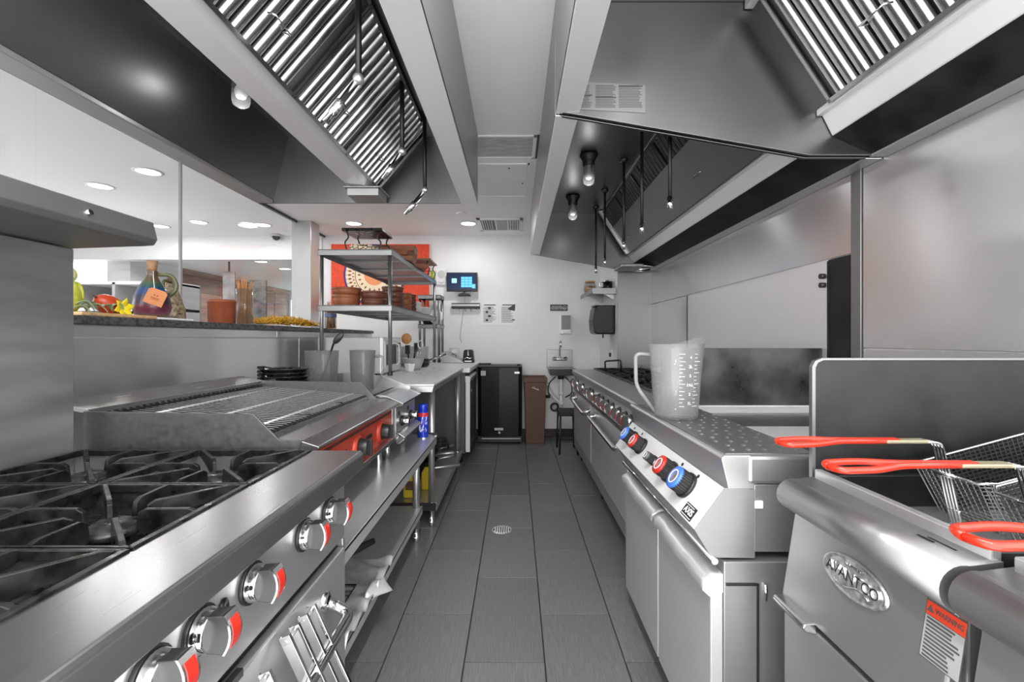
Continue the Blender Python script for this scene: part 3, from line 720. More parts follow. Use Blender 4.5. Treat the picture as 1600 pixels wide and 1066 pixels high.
# spray can at the stand's far corner
t = thing('spray_can', 'blue aerosol can with red band on the stand corner', 'can', (-.578, 2.835, .612), local=True)
MB().lathe([(0, 0), (.030, 0), (.033, .004), (.033, .148), (.030, .160), (.027, .164), (0, .164)], n=28).build('can_body', BLUEC, t)
MB().lathe([(.0275, .160), (.029, .162), (.029, .205), (.027, .210), (0, .210)], n=28).build('cap', BLUEC, t)
MB().lathe([(.0335, .135), (.0335, .150), (.031, .158)], n=28).build('red_band', mat('can_red', (.62, .02, .03), .3), t)
bb = MB(); random.seed(4)
for k in range(26):
    a = -2.2+random.random()*1.5; z = .03+random.random()*.09; w = .08+random.random()*.16; hh = .005+random.random()*.009
    for (a0, z0, a1, z1) in ((a, z, a+w, z+hh),):
        r = .0345; bb.add([(r*math.cos(a0), r*math.sin(a0), z0), (r*math.cos(a1), r*math.sin(a1), z0+.012), (r*math.cos(a1), r*math.sin(a1), z1+.012), (r*math.cos(a0), r*math.sin(a0), z1)], [(0, 1, 2, 3)])
bb.build('white_print', WPLAS, t)
MB().lathe([(.0337, .0), (.034, .003), (.033, .006)], n=24).build('base_rim', CHROME, t)

# ================================================================== worktable, cabinet
def worktable(name, label, x0, x1, y0, y1, zt, zs, feet=True):
    t = thing(name, label, 'table', ((x0+x1)/2, (y0+y1)/2, 0))
    B(x0, y0, zt-.012, x1, y1, zt).build('top', BOARD, t, bev=.003)
    MB().prism([(x0, zt-.05), (x1-.012, zt-.05), (x1-.002, zt-.013), (x0, zt-.013)], 'y', y0+.004, y1-.004).build('apron', STEELY, t, bev=.002)
    for x in (x0+.06, x1-.05):
        for y in (y0+.19, y1-.05):
            l = MB().cyl((x, y, .12), (x, y, zt-.05), .021, n=16).build('leg', STEEL, t)
            MB().lathe([(.024, .17), (.024, .13), (.018, .125), (.018, .05), (.022, .045), (.022, .012), (.012, 0)], (x, y, 0), 16).build('foot', CHROME, l)
    s = B(x0+.01, y0+.17, zs-.006, x1-.015, y1-.02, zs).build('lower_shelf', STEELY, t)
    B(x1-.022, y0+.16, zs-.05, x1-.012, y1-.02, zs+.001).build('shelf_lip', STEELY, s, bev=.001)
    B(x0+.01, y0+.16, zs-.05, x1-.015, y0+.168, zs).build('shelf_end_lip', DARKST, s)
    return t
worktable('worktable', 'pale topped steel worktable carrying the shelving rack', -1.52, -.50, 2.78, 4.34, .95, .165)
t = thing('undercounter_cabinet', 'undercounter cabinet with steel door next to the small fridge', 'cabinet', (-.9, 5.0, 0))
B(-1.4, 4.46, .10, -.50, YB-.02, .90).build('carcass', mat('cabinet_side', .10, .5, .3, (6, .1, .1)), t, bev=.003)
B(-1.45, 4.37, .90, -.44, YB-.015, .945).build('top', BOARD, t, bev=.006)
d = B(-.50, 4.47, .12, -.452, 5.18, .80).build('door', mat('door_steel', .16, .35, .8), t, bev=.004)
B(-.492, 4.463, .115, -.450, 4.474, .845).build('door_edge', WPLAS, d, bev=.002, label='bright door edge')
MB().prism([(-.50, .80), (-.452, .80), (-.44, .84), (-.46, .86), (-.50, .86)], 'y', 4.47, 5.2).build('door_pull', STEELY, d, bev=.003)
MB().cyl((-.452, 4.62, .70), (-.446, 4.62, .70), .018, n=16).build('door_lock', CHROME, d)
for x in (-1.3, -.55):
    for y in (4.55, 5.55): MB().cyl((x, y, 0), (x, y, .10), .02, n=12).build('foot', BLACK, t)
# things on the worktable's lower shelf
t = thing('yellow_jug', 'yellow plastic bottle on the worktable lower shelf', 'bottle', (-.70, 3.06, .166), local=True)
MB().prism([(-.045, 0), (.045, 0), (.05, .01), (.05, .13), (.03, .165), (.012, .175), (-.012, .175), (-.03, .165), (-.05, .13), (-.05, .01)], 'y', -.035, .035).build('bottle_body', YELLOW, t, bev=.008)
MB().cyl((0, 0, .17), (0, 0, .195), .016, n=14).build('cap', BLACK, t)
MB().box(-.034, -.0365, .055, .034, -.0345, .115).build('dark_label', BROWN, t)
t = thing('yellow_jug', 'far yellow bottle half hidden behind the stand leg', 'bottle', (-.62, 3.22, .166), local=True)
MB().prism([(-.04, 0), (.04, 0), (.045, .01), (.045, .12), (.02, .16), (-.02, .16), (-.045, .12), (-.045, .01)], 'y', -.03, .03).build('bottle_body', YELLOW, t, bev=.008)
MB().cyl((0, 0, .16), (0, 0, .18), .014, n=14).build('cap', BLACK, t)
def fry_pan(loc, rz, label, r=.14, hl=.22, m=IRON2, tilt=0, g='dark pans on the worktable lower shelf'):
    t = thing('frying_pan', label, 'pan', loc, rz, local=True, group=g)
    MB().lathe([(0, 0), (r*.8, 0), (r, .045), (r+.004, .045), (r*.98, .04), (r*.78, .005), (0, .005)], n=26).build('pan', m, t)
    MB().tube([(r*.95, 0, .038), (r+.05, 0, .055), (r+hl, 0, .065)], [.008, .009, .011], 8).build('handle', CHROME if m is not IRON2 else STEEL, t)
    return t
fry_pan((-.82, 3.50, .166), .25, 'nearest dark pan, steel handle poking out over the shelf edge', .15, .24)
fry_pan((-.80, 3.83, .166), .15, 'middle dark pan on the worktable lower shelf', .14, .14)
fry_pan((-.82, 4.13, .166), .5, 'farthest dark pan on the worktable lower shelf', .12, .15)
dup_p = fry_pan((-.80, 3.83, .213), -.15, 'dark pan stacked on top of the middle one', .13, .16)
t = thing('wire_strainer', 'tangle of black wire strainer on the stacked pans', 'strainer', (-.78, 4.0, .25))
for k in range(7): MB().tube(ring_pts((-.70+.004*k, 4.12, .235+.014*k), .10-.008*k, 18), .004, 6, closed=True).build('hoop', BLACK, t)

# ================================================================== shelving racks
def rack(label, x0, x1, y0, y1, zb, levels, lip=.042, name='shelving_rack'):
    t = thing(name, label, 'rack', ((x0+x1)/2, (y0+y1)/2, zb))
    for x in (x0+.02, x1-.02):
        for y in (y0+.02, y1-.02):
            p = MB().cyl((x, y, zb+.001), (x, y, levels[-1]-.002), .0145, n=14).build('post', RACKST, t)
            MB().lathe([(.019, 0), (.019, .02), (.015, .03)], (x, y, zb+.001), 14).build('foot', BLACK, p)
    for z in levels:
        s = B(x0, y0, z-.006, x1, y1, z).build('shelf', RACKST, t, bev=.001)
        B(x0, y0, z-lip, x1, y0+.004, z+.002).build('shelf_lip', RACKST, s, bev=.001); B(x1-.004, y0, z-lip, x1, y1, z+.002).build('shelf_lip', RACKST, s, bev=.001)
        B(x0, y1-.004, z-lip, x1, y1, z+.002).build('shelf_lip', RACKST, s, bev=.001); B(x0, y0, z-lip, x0+.004, y1, z+.002).build('shelf_lip', RACKST, s, bev=.001)
        for k in range(1, 4):
            y = y0+(y1-y0)*k/4; B(x0+.006, y-.03, z-.022, x1-.006, y+.03, z-.007).build('shelf_rib', RACKST, s)
    return t
MS, TS = 1.478, 1.895
rack('tall steel shelving rack standing on the worktable, holding terracotta dishes', -1.48, -.925, 3.40, 5.30, .951, (MS, TS))
rack('low second steel rack in the back corner holding one upright plate', -1.15, -.885, 5.34, 5.63, .946, (1.395, 1.74))
def dish(loc, r, h, label, m=TERRA, n=28, name='terracotta_dish', group='stacked terracotta dishes', cat='dish'):
    t = thing(name, label, cat, loc, local=True, group=group)
    MB().lathe([(0, 0), (r*.86, 0), (r*.93, .006), (r*.97, h*.55), (r*.97, h*.72)], n=n).build('dish_body', m, t)
    MB().lathe([(r*.97, h*.70), (r*1.02, h*.74), (r*1.02, h), (r*.96, h), (r*.93, h*.7), (r*.85, .012), (0, .012)], n=n).build('rim', m, t)
    return t
d0 = dish((-1.325, 3.56, MS+.002), .105, .088, 'lower large terracotta dish at the left end of the middle rack shelf')
dup(d0, (-1.325, 3.56, MS+.090), 'upper large terracotta dish at the left end of the middle rack shelf', scale=(1.04, 1.04, .62))
d1 = dish((-1.115, 3.58, MS+.002), .098, .058, 'lower dark terracotta bowl in the pair behind the front rack posts', TERRAD)
dup(d1, (-1.115, 3.58, MS+.060), 'upper terracotta bowl of the pair behind the front rack posts', scale=(1.06, 1.06, 1))
d2 = dish((-1.04, 3.86, MS+.002), .09, .046, 'lowest dark bowl in the stack beside the front right rack post', TERRAD)
for k in range(1, 4): dup(d2, (-1.04+.004*(-1)**k, 3.86, MS+.002+.046*k), ORD[3-k]+' dark bowl in the stack beside the front right rack post', rz=.3*k)
d3 = dish((-1.0, 4.10, MS+.002), .062, .052, 'lowest small brown bowl in the nearer row on the shelf edge', TERRA)
for k in range(1, 3): dup(d3, (-1.0, 4.10, MS+.002+.052*k), ORD[2-k]+' small brown bowl in the nearer row on the shelf edge', rz=.4*k)
d4 = dish((-.995, 4.28, MS+.002), .058, .040, 'lowest small brown bowl in the farther row on the shelf edge', TERRAD)
for k in range(1, 4): dup(d4, (-.995, 4.28, MS+.002+.040*k), ORD[3-k]+' small brown bowl in the farther row on the shelf edge', rz=.4*k)
def plate(loc, r, label, group):
    t = thing('plate', label, 'plate', loc, local=True, group=group)
    MB().lathe([(0, 0), (r*.6, 0), (r*.66, .005), (r, .018), (r*1.0, .021), (r*.64, .010), (0, .008)], n=28).build('plate_body', WPLAS, t)
    return t
p0 = plate((-1.03, 4.52, MS+.002), .095, 'lowest white plate in the nearer plate stack on the rack', 'white plates on the rack, nearer stack')
for k in range(1, 8): dup(p0, (-1.03+.003*(-1)**k, 4.52, MS+.002+.0125*k), ORD[7-k]+' white plate in the nearer plate stack on the rack')
p1 = plate((-1.03, 4.95, MS+.002), .11, 'lowest white plate in the farther plate stack on the rack', 'white plates on the rack, farther stack')
for k in range(1, 6): dup(p1, (-1.03-.003*(-1)**k, 4.95, MS+.002+.0125*k), ORD[5-k]+' white plate in the farther plate stack on the rack')
t = thing('standing_plate', 'round white plate standing upright on the low corner rack', 'plate', (-.94, 5.40, 1.397))
MB().lathe([(0, 0), (.05, .002), (.085, .012), (.085, .016), (.05, .007), (0, .005)], n=26).xf(Matrix.Translation((-.945, 5.40, 1.397+.088)) @ Matrix.Rotation(PI/2-.15, 4, 'X')).build('plate_body', WPLAS, t)
tag(MB().lathe([(0, 0), (.05, 0), (.075, .05), (.07, .05), (.045, .006), (0, .006)], (-1.05, 5.45, 1.397), 24).build('dark_bowl', IRON), 'small dark bowl behind the upright plate', 'bowl')
# things on top of the rack
def stand(loc, label, w, d, h, m):
    t = thing('display_stand', label, 'stand', loc, local=True, group='iron serving stands on the rack top')
    MB().box(-w/2, -d/2, h, w/2, d/2, h+.024).build('tray_top', m, t, bev=.008)
    for sx in (-1, 1):
        for sy in (-1, 1):
            MB().tube(arc([(sx*(w/2-.03), sy*(d/2-.03), h), (sx*(w/2-.05), sy*(d/2-.03), h*.72), (sx*(w/2-.012), sy*(d/2-.03), h*.45), (sx*(w/2-.035), sy*(d/2-.03), .002)], .03, 4), .006, 8).build('leg', BLACK, t)
    MB().tube([(-w/2+.035, d/2-.03, h*.6), (w/2-.035, d/2-.03, h*.6)], .004, 8).build('brace', BLACK, t)
    return t
stand((-1.17, 3.60, TS+.002), 'black iron serving stand, nearest on top of the rack', .31, .30, .150, IRON)
stand((-1.02, 4.95, TS+.002), 'wooden topped iron stand at the far end of the rack top', .26, .40, .15, mat('dark_wood', (.25, .15, .10), .5, 0, (8, .3, .1), .1))
pat = mat('painted_ceramic', (.80, .66, .46), .35)
nt = pat.node_tree; N = nt.nodes; L = nt.links
tc = N.new('ShaderNodeTexCoord'); wv = N.new('ShaderNodeTexVoronoi'); wv.inputs['Scale'].default_value = 26; wv.feature = 'DISTANCE_TO_EDGE'
L.new(tc.outputs['Object'], wv.inputs['Vector']); cr = N.new('ShaderNodeValToRGB'); cr.color_ramp.elements[0].position = .06; cr.color_ramp.elements[1].position = .09
cr.color_ramp.elements[0].color = (.05, .02, .015, 1); cr.color_ramp.elements[1].color = (.80, .66, .46, 1); L.new(wv.outputs[0], cr.inputs[0]); L.new(cr.outputs[0], N['Principled BSDF'].inputs['Base Color'])
dish((-1.19, 3.60, TS+.002), .118, .055, 'cream bowl with dark pattern under the nearest iron stand', pat, name='patterned_bowl', cat='bowl', group=None)
def tray(loc, rz, label, w=.34, d=.24, h=.045):
    t = thing('clay_tray', label, 'tray', loc, rz, local=True, group='rectangular clay trays on the rack top')
    MB().prism([(-w/2+.02, 0), (w/2-.02, 0), (w/2, h), (w/2-.012, h), (w/2-.03, .01), (-w/2+.03, .01), (-w/2+.012, h), (-w/2, h)], 'y', -d/2+.01, d/2-.01).build('tray_body', TERRA, t, bev=.003)
    for s in (-1, 1): MB().box(-w/2+.012, s*d/2-.008, .004, w/2-.012, s*d/2+.008, h).build('tray_end', TERRA, t, bev=.003)
    return t
c0 = tray((-1.06, 4.02, TS+.002), .1, 'lowest rectangular clay tray on top of the rack')
for k in range(1, 3): dup(c0, (-1.06+.01*(-1)**k, 4.02+.012*k, TS+.002+.046*k), ORD[2-k]+' rectangular clay tray on top of the rack', rz=.12*(-1)**k)
dup(c0, (-1.03, 4.42, TS+.002), 'single clay tray just beyond the tray stack', rz=.3)
t = thing('green_figurine', 'small green and yellow ornament at the far rack corner', 'ornament', (-.955, 5.20, TS+.002), local=True)
MB().lathe([(0, 0), (.03, 0), (.034, .03), (.02, .06), (.026, .08), (.018, .105), (0, .11)], n=16).build('body', mat('lime_green', (.42, .50, .08), .4), t)
MB().ball((.012, -.02, .085), (.01, .012, .01), 8).build('beak', YELLOW, t)

# ================================================================== things on the worktable
t = thing('microwave', 'white fronted microwave under the rack, door facing the aisle', 'microwave', (-1.25, 3.72, .951))
mx0, mx1, my0, my1, mz0, mz1 = -1.50, -1.005, 3.445, 3.98, .962, 1.238
B(mx0, my0, mz0, mx1-.03, my1, mz1).build('case', mat('grey_case', .36, .4, .3), t, bev=.006)
fr = MB().prism([(my0, mz0), (my1, mz0), (my1+.004, (mz0+mz1)/2), (my1, mz1), (my0, mz1)], 'x', mx1-.03, mx1).build('front_bezel', WPLAS, t, bev=.008)
dr = B(mx1, my0+.03, mz0+.035, mx1+.008, my1-.16, mz1-.03).build('door', WPLAS, t, bev=.005)
B(mx1+.008, my0+.06, mz0+.06, mx1+.010, my1-.19, mz1-.055).build('door_window', BLACKG, dr)
MB().tube(arc([(mx1+.006, my1-.185, mz0+.05), (mx1+.03, my1-.185, mz0+.06), (mx1+.03, my1-.185, mz1-.06), (mx1+.006, my1-.185, mz1-.05)], .015, 4), .007, 8).build('door_handle', WPLAS, dr)
B(mx1, my1-.145, mz1-.08, mx1+.003, my1-.03, mz1-.045).build('display', BLACKG, t)
for i in range(4):
    for j in range(3): B(mx1, my1-.14+.037*j, mz0+.045+.03*i, mx1+.004, my1-.113+.037*j, mz0+.066+.03*i).build('key', GREYP, t)
for x in (mx0+.05, mx1-.08):
    for y in (my0+.05, my1-.05): MB().cyl((x, y, .951), (x, y, mz0), .014, n=10).build('foot', BLACK, t)
t = thing('utensil_crock', 'round grey mixing bowl holding utensils beyond the microwave', 'bowl', (-.925, 4.10, .951), local=True)
MB().lathe([(0, 0), (.058, 0), (.068, .01), (.10, .10), (.103, .104), (.096, .104), (.064, .014), (0, .01)], n=28).build('bowl_body', GREYP, t)
t = thing('wooden_spoon', 'big round wooden spoon standing in the grey bowl', 'spoon', (-.96, 4.11, .965), local=True)
MB().tube([(0, 0, .0), (-.02, .0, .20)], .006, 8).build('handle', WOODL, t)
MB().ball((-.028, 0, .262), (.046, .010, .05), 16).build('spoon_head', mat('orange_wood', (.42, .19, .05), .45, 0, (20, .2, .1), .1), t)
for k, (dx, dy, tx, l, lab) in enumerate(((-.01, .03, .02, .22, 'tall black spatula standing in the grey bowl'), (-.03, -.02, -.01, .20, 'black slotted turner standing in the grey bowl beside the spoon'))):
    t = thing('black_utensil', lab, 'utensil', (-.925+dx, 4.10+dy, .97), local=True)
    MB().tube([(0, 0, 0), (tx, 0, l*.6), (tx*1.6, 0, l)], [.006, .008, .007], 8).build('handle', BLACK, t)
    MB().box(tx*1.6-.022, -.003, l-.08, tx*1.6+.022, .003, l).build('blade', BLACK, t, bev=.002)
t = thing('steel_tongs', 'steel ring ended tongs standing in the grey bowl', 'tongs', (-.90, 4.08, .97), local=True)
for s in (-1, 1): MB().tube([(0, 0, 0), (.03+.01*s, 0, .12), (.045+.02*s, 0, .18)], .004, 8).build('arm', STEEL, t)
MB().tube([(.045+.022*math.cos(a), 0, .205+.035*math.sin(a)) for a in [2*PI*i/18 for i in range(18)]], .006, 8, closed=True).build('ring', STEEL, t)
tag(MB().lathe([(0, 0), (.032, 0), (.045, .065), (.042, .065), (.030, .006), (0, .006)], (-.90, 3.86, .951), 4, False).xf(Matrix.Identity(4)).build('white_tub', WPLAS), 'small square white tub in front of the grey bowl', 'tub')
t = thing('handled_pan', 'dark steel saucepan with long handle near the far rack post', 'pan', (-.98, 4.55, .951), .45, local=True)
MB().lathe([(0, 0), (.10, 0), (.112, .01), (.12, .07), (.123, .072), (.116, .072), (.106, .012), (0, .008)], n=28).build('pan_body', IRON2, t)
MB().tube([(.115, 0, .06), (.20, 0, .085), (.29, 0, .12)], [.008, .011, .012], 8).build('handle', BRIGHT, t)
t = thing('cutting_board_rack', 'grey boards leaning in a wire rack at the table end', 'rack', (-1.15, 5.0, .951))
for k in range(3): MB().prism([(4.86+.09*k, .951), (4.872+.09*k, .951), (4.95+.09*k, 1.14), (4.938+.09*k, 1.14)], 'x', -1.42, -.98).build('board', GREYP, t, bev=.002)
MB().tube(arc([(-1.44, 4.84, .957), (-.96, 4.84, .957), (-.96, 5.2, .957), (-1.44, 5.2, .957)], .02, 3), .004, 6, closed=True).build('wire_base', CHROME, t)
t = thing('sloped_lid', 'grey sloping steel cover behind the worktable end', 'cover', (-.83, 5.45, .946))
MB().prism([(-.866, .947), (-.60, .947), (-.62, .965), (-.845, 1.07), (-.866, 1.07)], 'y', 5.28, 5.62).build('cover', STEELX, t, bev=.003)
MB().tube(arc([(-.70, 5.30, 1.01), (-.69, 5.30, 1.03), (-.74, 5.30, 1.05), (-.75, 5.30, 1.035)], .01, 3), .004, 6).build('knob', DARKST, t)
t = thing('card_terminal', 'black chromed countertop machine at the table end', 'machine', (-.555, 5.38, .946))
MB().prism([(-.625, .947), (-.488, .947), (-.505, 1.085), (-.52, 1.098), (-.595, 1.098), (-.61, 1.085)], 'y', 5.32, 5.46).build('case', BLACKG, t, bev=.006)
MB().tube(arc([(-.605, 5.315, .99), (-.575, 5.305, 1.01), (-.54, 5.305, .995), (-.51, 5.315, 1.005)], .02, 4), .006, 8).build('chrome_bar', CHROME, t)
MB().prism([(-.565, 1.03), (-.55, 1.03), (-.553, 1.09), (-.562, 1.09)], 'y', 5.312, 5.32).build('chrome_strip', CHROME, t)
MB().box(-.60, 5.31, .955, -.515, 5.32, .972).build('front_plate', STEEL, t, bev=.002)

# ================================================================== ledge
LZ = 1.317
t = thing('wooden_board', 'wooden board lying on the ledge under the ornaments', 'board', (-1.72, 1.98, LZ))
B(-1.86, 1.70, LZ, -1.622, 2.06, LZ+.014).build('board', WOODL, t, bev=.003)
t = thing('white_board', 'pale flat tray lying on the ledge beside the jug', 'tray', (-1.74, 2.16, LZ))
B(-1.84, 2.065, LZ, -1.628, 2.30, LZ+.010).build('tray', WPLAS, t, bev=.003)
lime = mat('lime_cloth', (.55, .58, .06), .6, 0, (25, .3, .1), .3)
t = thing('bird_figurine', 'yellow green bird figurine next to the fruit', 'ornament', (-1.73, 1.74, LZ+.016), local=True)
MB().lathe([(0, 0), (.035, .0), (.055, .03), (.052, .075), (.034, .115), (.028, .125)], n=20).build('body', lime, t)
MB().ball((.01, .0, .142), (.032, .034, .034), 16).build('head', mat('pale_lime', (.62, .66, .22), .6), t)
MB().ball((.030, -.018, .15), .006, 8).build('eye', BLACK, t); MB().cyl((.035, -.01, .138), (.055, -.012, .130), .010, .001, 10).build('beak', GREYP, t)
for s in (-1, 1): MB().ball((.005, s*.045, .07), (.03, .014, .05), 12).build('wing', lime, t)
t = thing('leafy_sprig', 'grey green artificial leaves lying before the bird figurine', 'leaves', (-1.68, 1.80, LZ+.016))
random.seed(2)
for k in range(9):
    a = random.random()*1.6-.8; y = 1.70+.02*k; x = -1.70+random.random()*.05; z = LZ+.022+random.random()*.03; l = .05+random.random()*.03
    MB().grid(lambda u, v: (x+l*u*math.sin(a)+(v-.5)*.03*math.sin(PI*u)*math.cos(a), y+l*u*math.cos(a)-(v-.5)*.03*math.sin(PI*u)*math.sin(a), z+.02*math.sin(PI*u)-.02*u+.01*abs(v-.5)), 6, 4).build('leaf', mat('leaf_green', (.30, .40, .26), .5) if k == 0 else bpy.data.materials['leaf_green'], t, solid=.001)
t = thing('mango', 'red and green mango resting behind the yellow flower', 'fruit', (-1.70, 1.905, LZ+.052), local=True)
mg = mat('mango_skin', (.55, .10, .03), .3); nt = mg.node_tree; N = nt.nodes; L = nt.links
tc = N.new('ShaderNodeTexCoord'); sx = N.new('ShaderNodeSeparateXYZ'); cr = N.new('ShaderNodeValToRGB'); mr = N.new('ShaderNodeMapRange')
mr.inputs[1].default_value = -.06; mr.inputs[2].default_value = .06; L.new(tc.outputs['Object'], sx.inputs[0]); L.new(sx.outputs[1], mr.inputs[0]); L.new(mr.outputs[0], cr.inputs[0])
cr.color_ramp.elements[0].color = (.50, .06, .02, 1); cr.color_ramp.elements[0].position = .45; cr.color_ramp.elements[1].color = (.26, .30, .04, 1); cr.color_ramp.elements[1].position = .72
L.new(cr.outputs[0], N['Principled BSDF'].inputs['Base Color'])
MB().ball((0, 0, 0), (.042, .068, .040), 18).xf(Matrix.Rotation(-.35, 4, 'X')).build('skin', mg, t); MB().cyl((0, -.062, .028), (0, -.072, .034), .004, n=8).build('stem', BROWN, t)
t = thing('yellow_flower', 'bright yellow artificial flower lying against the mango', 'flower', (-1.655, 1.89, LZ+.03))
yf = mat('petal_yellow', (.85, .68, .02), .5)
for k in range(6):
    a = k*PI/3+.3; y0, z0 = 1.905, LZ+.04
    MB().grid(lambda u, v: (-1.652+.014*math.sin(PI*u*.6), y0+.055*u*math.cos(a)-(v-.5)*.03*math.sin(PI*min(1, u+.08))*math.sin(a), max(LZ+.015, z0+.045*u*math.sin(a)+(v-.5)*.03*math.sin(PI*min(1, u+.08))*math.cos(a))), 6, 3).build('petal', yf, t, solid=.001)
# hand painted jug
t = thing('painted_jug', 'blue and purple painted jug with cork and paper tag', 'jug', (-1.735, 2.17, LZ+.011), local=True)
pj = mat('jug_bands', (.3, .1, .2), .35, coat=.4); nt = pj.node_tree; N = nt.nodes; L = nt.links
tc = N.new('ShaderNodeTexCoord'); sx = N.new('ShaderNodeSeparateXYZ'); cr = N.new('ShaderNodeValToRGB'); mr = N.new('ShaderNodeMapRange'); mr.inputs[2].default_value = .25
nz = N.new('ShaderNodeTexNoise'); nz.inputs['Scale'].default_value = 30; ma = N.new('ShaderNodeMath'); ma.operation = 'MULTIPLY_ADD'; ma.inputs[1].default_value = .008
L.new(tc.outputs['Object'], sx.inputs[0]); L.new(tc.outputs['Object'], nz.inputs['Vector']); L.new(nz.outputs[0], ma.inputs[0]); L.new(sx.outputs[2], ma.inputs[2]); L.new(ma.outputs[0], mr.inputs[0]); L.new(mr.outputs[0], cr.inputs[0])
e = cr.color_ramp; e.interpolation = 'LINEAR'
for p_, c_ in ((.05, (.12, .08, .05)), (.10, (.10, .012, .03)), (.24, (.10, .012, .03)), (.28, (.025, .012, .03)), (.42, (.022, .012, .035)), (.45, (.008, .03, .12)), (.56, (.008, .045, .16)), (.60, (.015, .06, .06)), (.68, (.05, .085, .05)), (.74, (.10, .055, .022)), (.9, (.09, .055, .028))):
    k = e.elements.new(p_); k.color = (*c_, 1)
L.new(cr.outputs[0], N['Principled BSDF'].inputs['Base Color'])
MB().lathe([(0, 0), (.05, 0), (.065, .012), (.078, .05), (.072, .095), (.05, .15), (.029, .185), (.022, .20), (.021, .215), (.026, .222), (.018, .222)], n=32).build('jug_body', pj, t)
MB().cyl((0, 0, .215), (0, 0, .272), .018, .023, 18).build('cork', mat('cork', (.30, .17, .09), .8, 0, (60, .3, .1), .2), t)
MB().tube(arc([(.016, .012, .208), (.060, .048, .212), (.078, .062, .15), (.050, .040, .105)], .05, 6), .009, 10).build('handle', mat('olive_glaze', (.10, .10, .04), .35), t)
MB().tube([(.018, -.014, .222), (.030, -.030, .19), (.056, -.055, .128)], .0015, 6).build('string', PAPER, t)
tg = mat('tag_card', (.52, .20, .07), .7)
u_ = Vector((.74, .56, -.36)).normalized(); v_ = Vector((.22, .20, .95)); v_ = (v_-u_*v_.dot(u_)).normalized(); o_ = Vector((.060, -.056, .092)); n_ = u_.cross(v_)
q = [o_+u_*a-v_*b_ for a, b_ in ((-.037, .035), (.037, .035), (.037, -.030), (.025, -.040), (-.025, -.040), (-.037, -.030))]
m_ = MB(); m_.add(q+[p-n_*.0015 for p in q], [(0,1,2,3,4,5), (11,10,9,8,7,6), (0,1,7,6), (1,2,8,7), (2,3,9,8), (3,4,10,9), (4,5,11,10), (5,0,6,11)])
tgp = m_.build('paper_tag', tg, t)
b = MB()
for a0, b0, a1, b1 in ((-.016, -.006, .016, -.001), (-.014, -.012, .014, -.009), (-.01, .006, -.004, .014), (.002, .006, .008, .014)):
    qq = [o_+n_*.0008+u_*a+v_*bb_ for a, bb_ in ((a0, b0), (a1, b0), (a1, b1), (a0, b1))]; b.add(qq, [(0, 1, 2, 3)])
b.build('tag_print', mat('tag_ink', (.30, .06, .02), .7), tgp)
t = thing('speckled_jug', 'brown speckled jug with handle half hidden behind the painted jug', 'jug', (-1.80, 2.37, LZ), local=True)
MB().lathe([(0, 0), (.06, 0), (.068, .02), (.066, .06), (.048, .13), (.026, .185), (.022, .205), (.027, .215), (.02, .215)], n=28).build('jug_body', mat('speckled_glaze', (.26, .20, .12), .35, 0, (70, .8, .1), .1), t)
MB().tube(arc([(.02, -.02, .205), (.02, -.075, .21), (.02, -.075, .13), (.02, -.045, .10)], .04, 6), .008, 10).build('handle', bpy.data.materials['olive_glaze'], t)
MB().lathe([(0, 0), (.012, 0), (.016, .012), (.008, .022), (0, .024)], (0, 0, .214), 14).build('stopper', BROWN, t)
t = thing('terracotta_pot', 'plain round terracotta pot on the ledge', 'pot', (-1.79, 2.77, LZ), local=True)
MB().lathe([(0, 0), (.070, 0), (.072, .004), (.0745, .128), (.0775, .13), (.0775, .146), (.071, .146), (.067, .01), (0, .01)], n=34).build('pot_body', mat('pot_clay', (.30, .075, .03), .5, 0, (9, .2, .1), .08, scale=(4, 4, .6)), t)
t = thing('glass_vase', 'tall glass vase full of orange twigs on the ledge', 'vase', (-1.80, 3.02, LZ), local=True)
MB().lathe([(0, .001), (.050, .001), (.050, .24), (.047, .24), (.047, .010), (0, .010)], n=30).build('vase_glass', JAR, t)
TWIG = mat('orange_twig', (.52, .25, .09), .6, 0, (14, .3, .1), .1)
def twigs(name, label, loc, r, h, n, seed, group=None):
    random.seed(seed); b = MB()
    for k in range(n):
        a = random.random()*2*PI; q = r*math.sqrt(random.random())*.9; hh = h*(.78+.3*random.random()); a2 = a+random.random()-.5; q2 = q+.02*random.random()
        b.tube([(loc[0]+q*math.cos(a), loc[1]+q*math.sin(a), loc[2]+.012), (loc[0]+q*.9*math.cos(a2), loc[1]+q*.9*math.sin(a2), loc[2]+hh*.6), (loc[0]+q2*math.cos(a2), loc[1]+q2*math.sin(a2), loc[2]+hh)], [.004, .0035, .0015], 5)
    return tag(b.build(name, TWIG), label, 'twigs', kind='stuff')
twigs('twig_bunch', 'bunch of orange dried twigs standing in the tall vase', (-1.80, 3.02, LZ), .045, .31, 46, 8)
t = thing('glass_jar', 'glass jar of orange sticks behind the rack post', 'jar', (-1.80, 4.42, LZ), local=True)
MB().lathe([(0, .001), (.055, .001), (.055, .20), (.051, .20), (.051, .01), (0, .01)], n=28).build('jar_glass', JAR, t)
MB().lathe([(.056, .12), (.056, .15)], n=28).build('blue_band', mat('band_blue', (.12, .16, .35), .4), t)
twigs('stick_bunch', 'orange sticks standing in the jar behind the rack post', (-1.80, 4.42, LZ), .05, .27, 40, 18)
random.seed(21); b = MB()
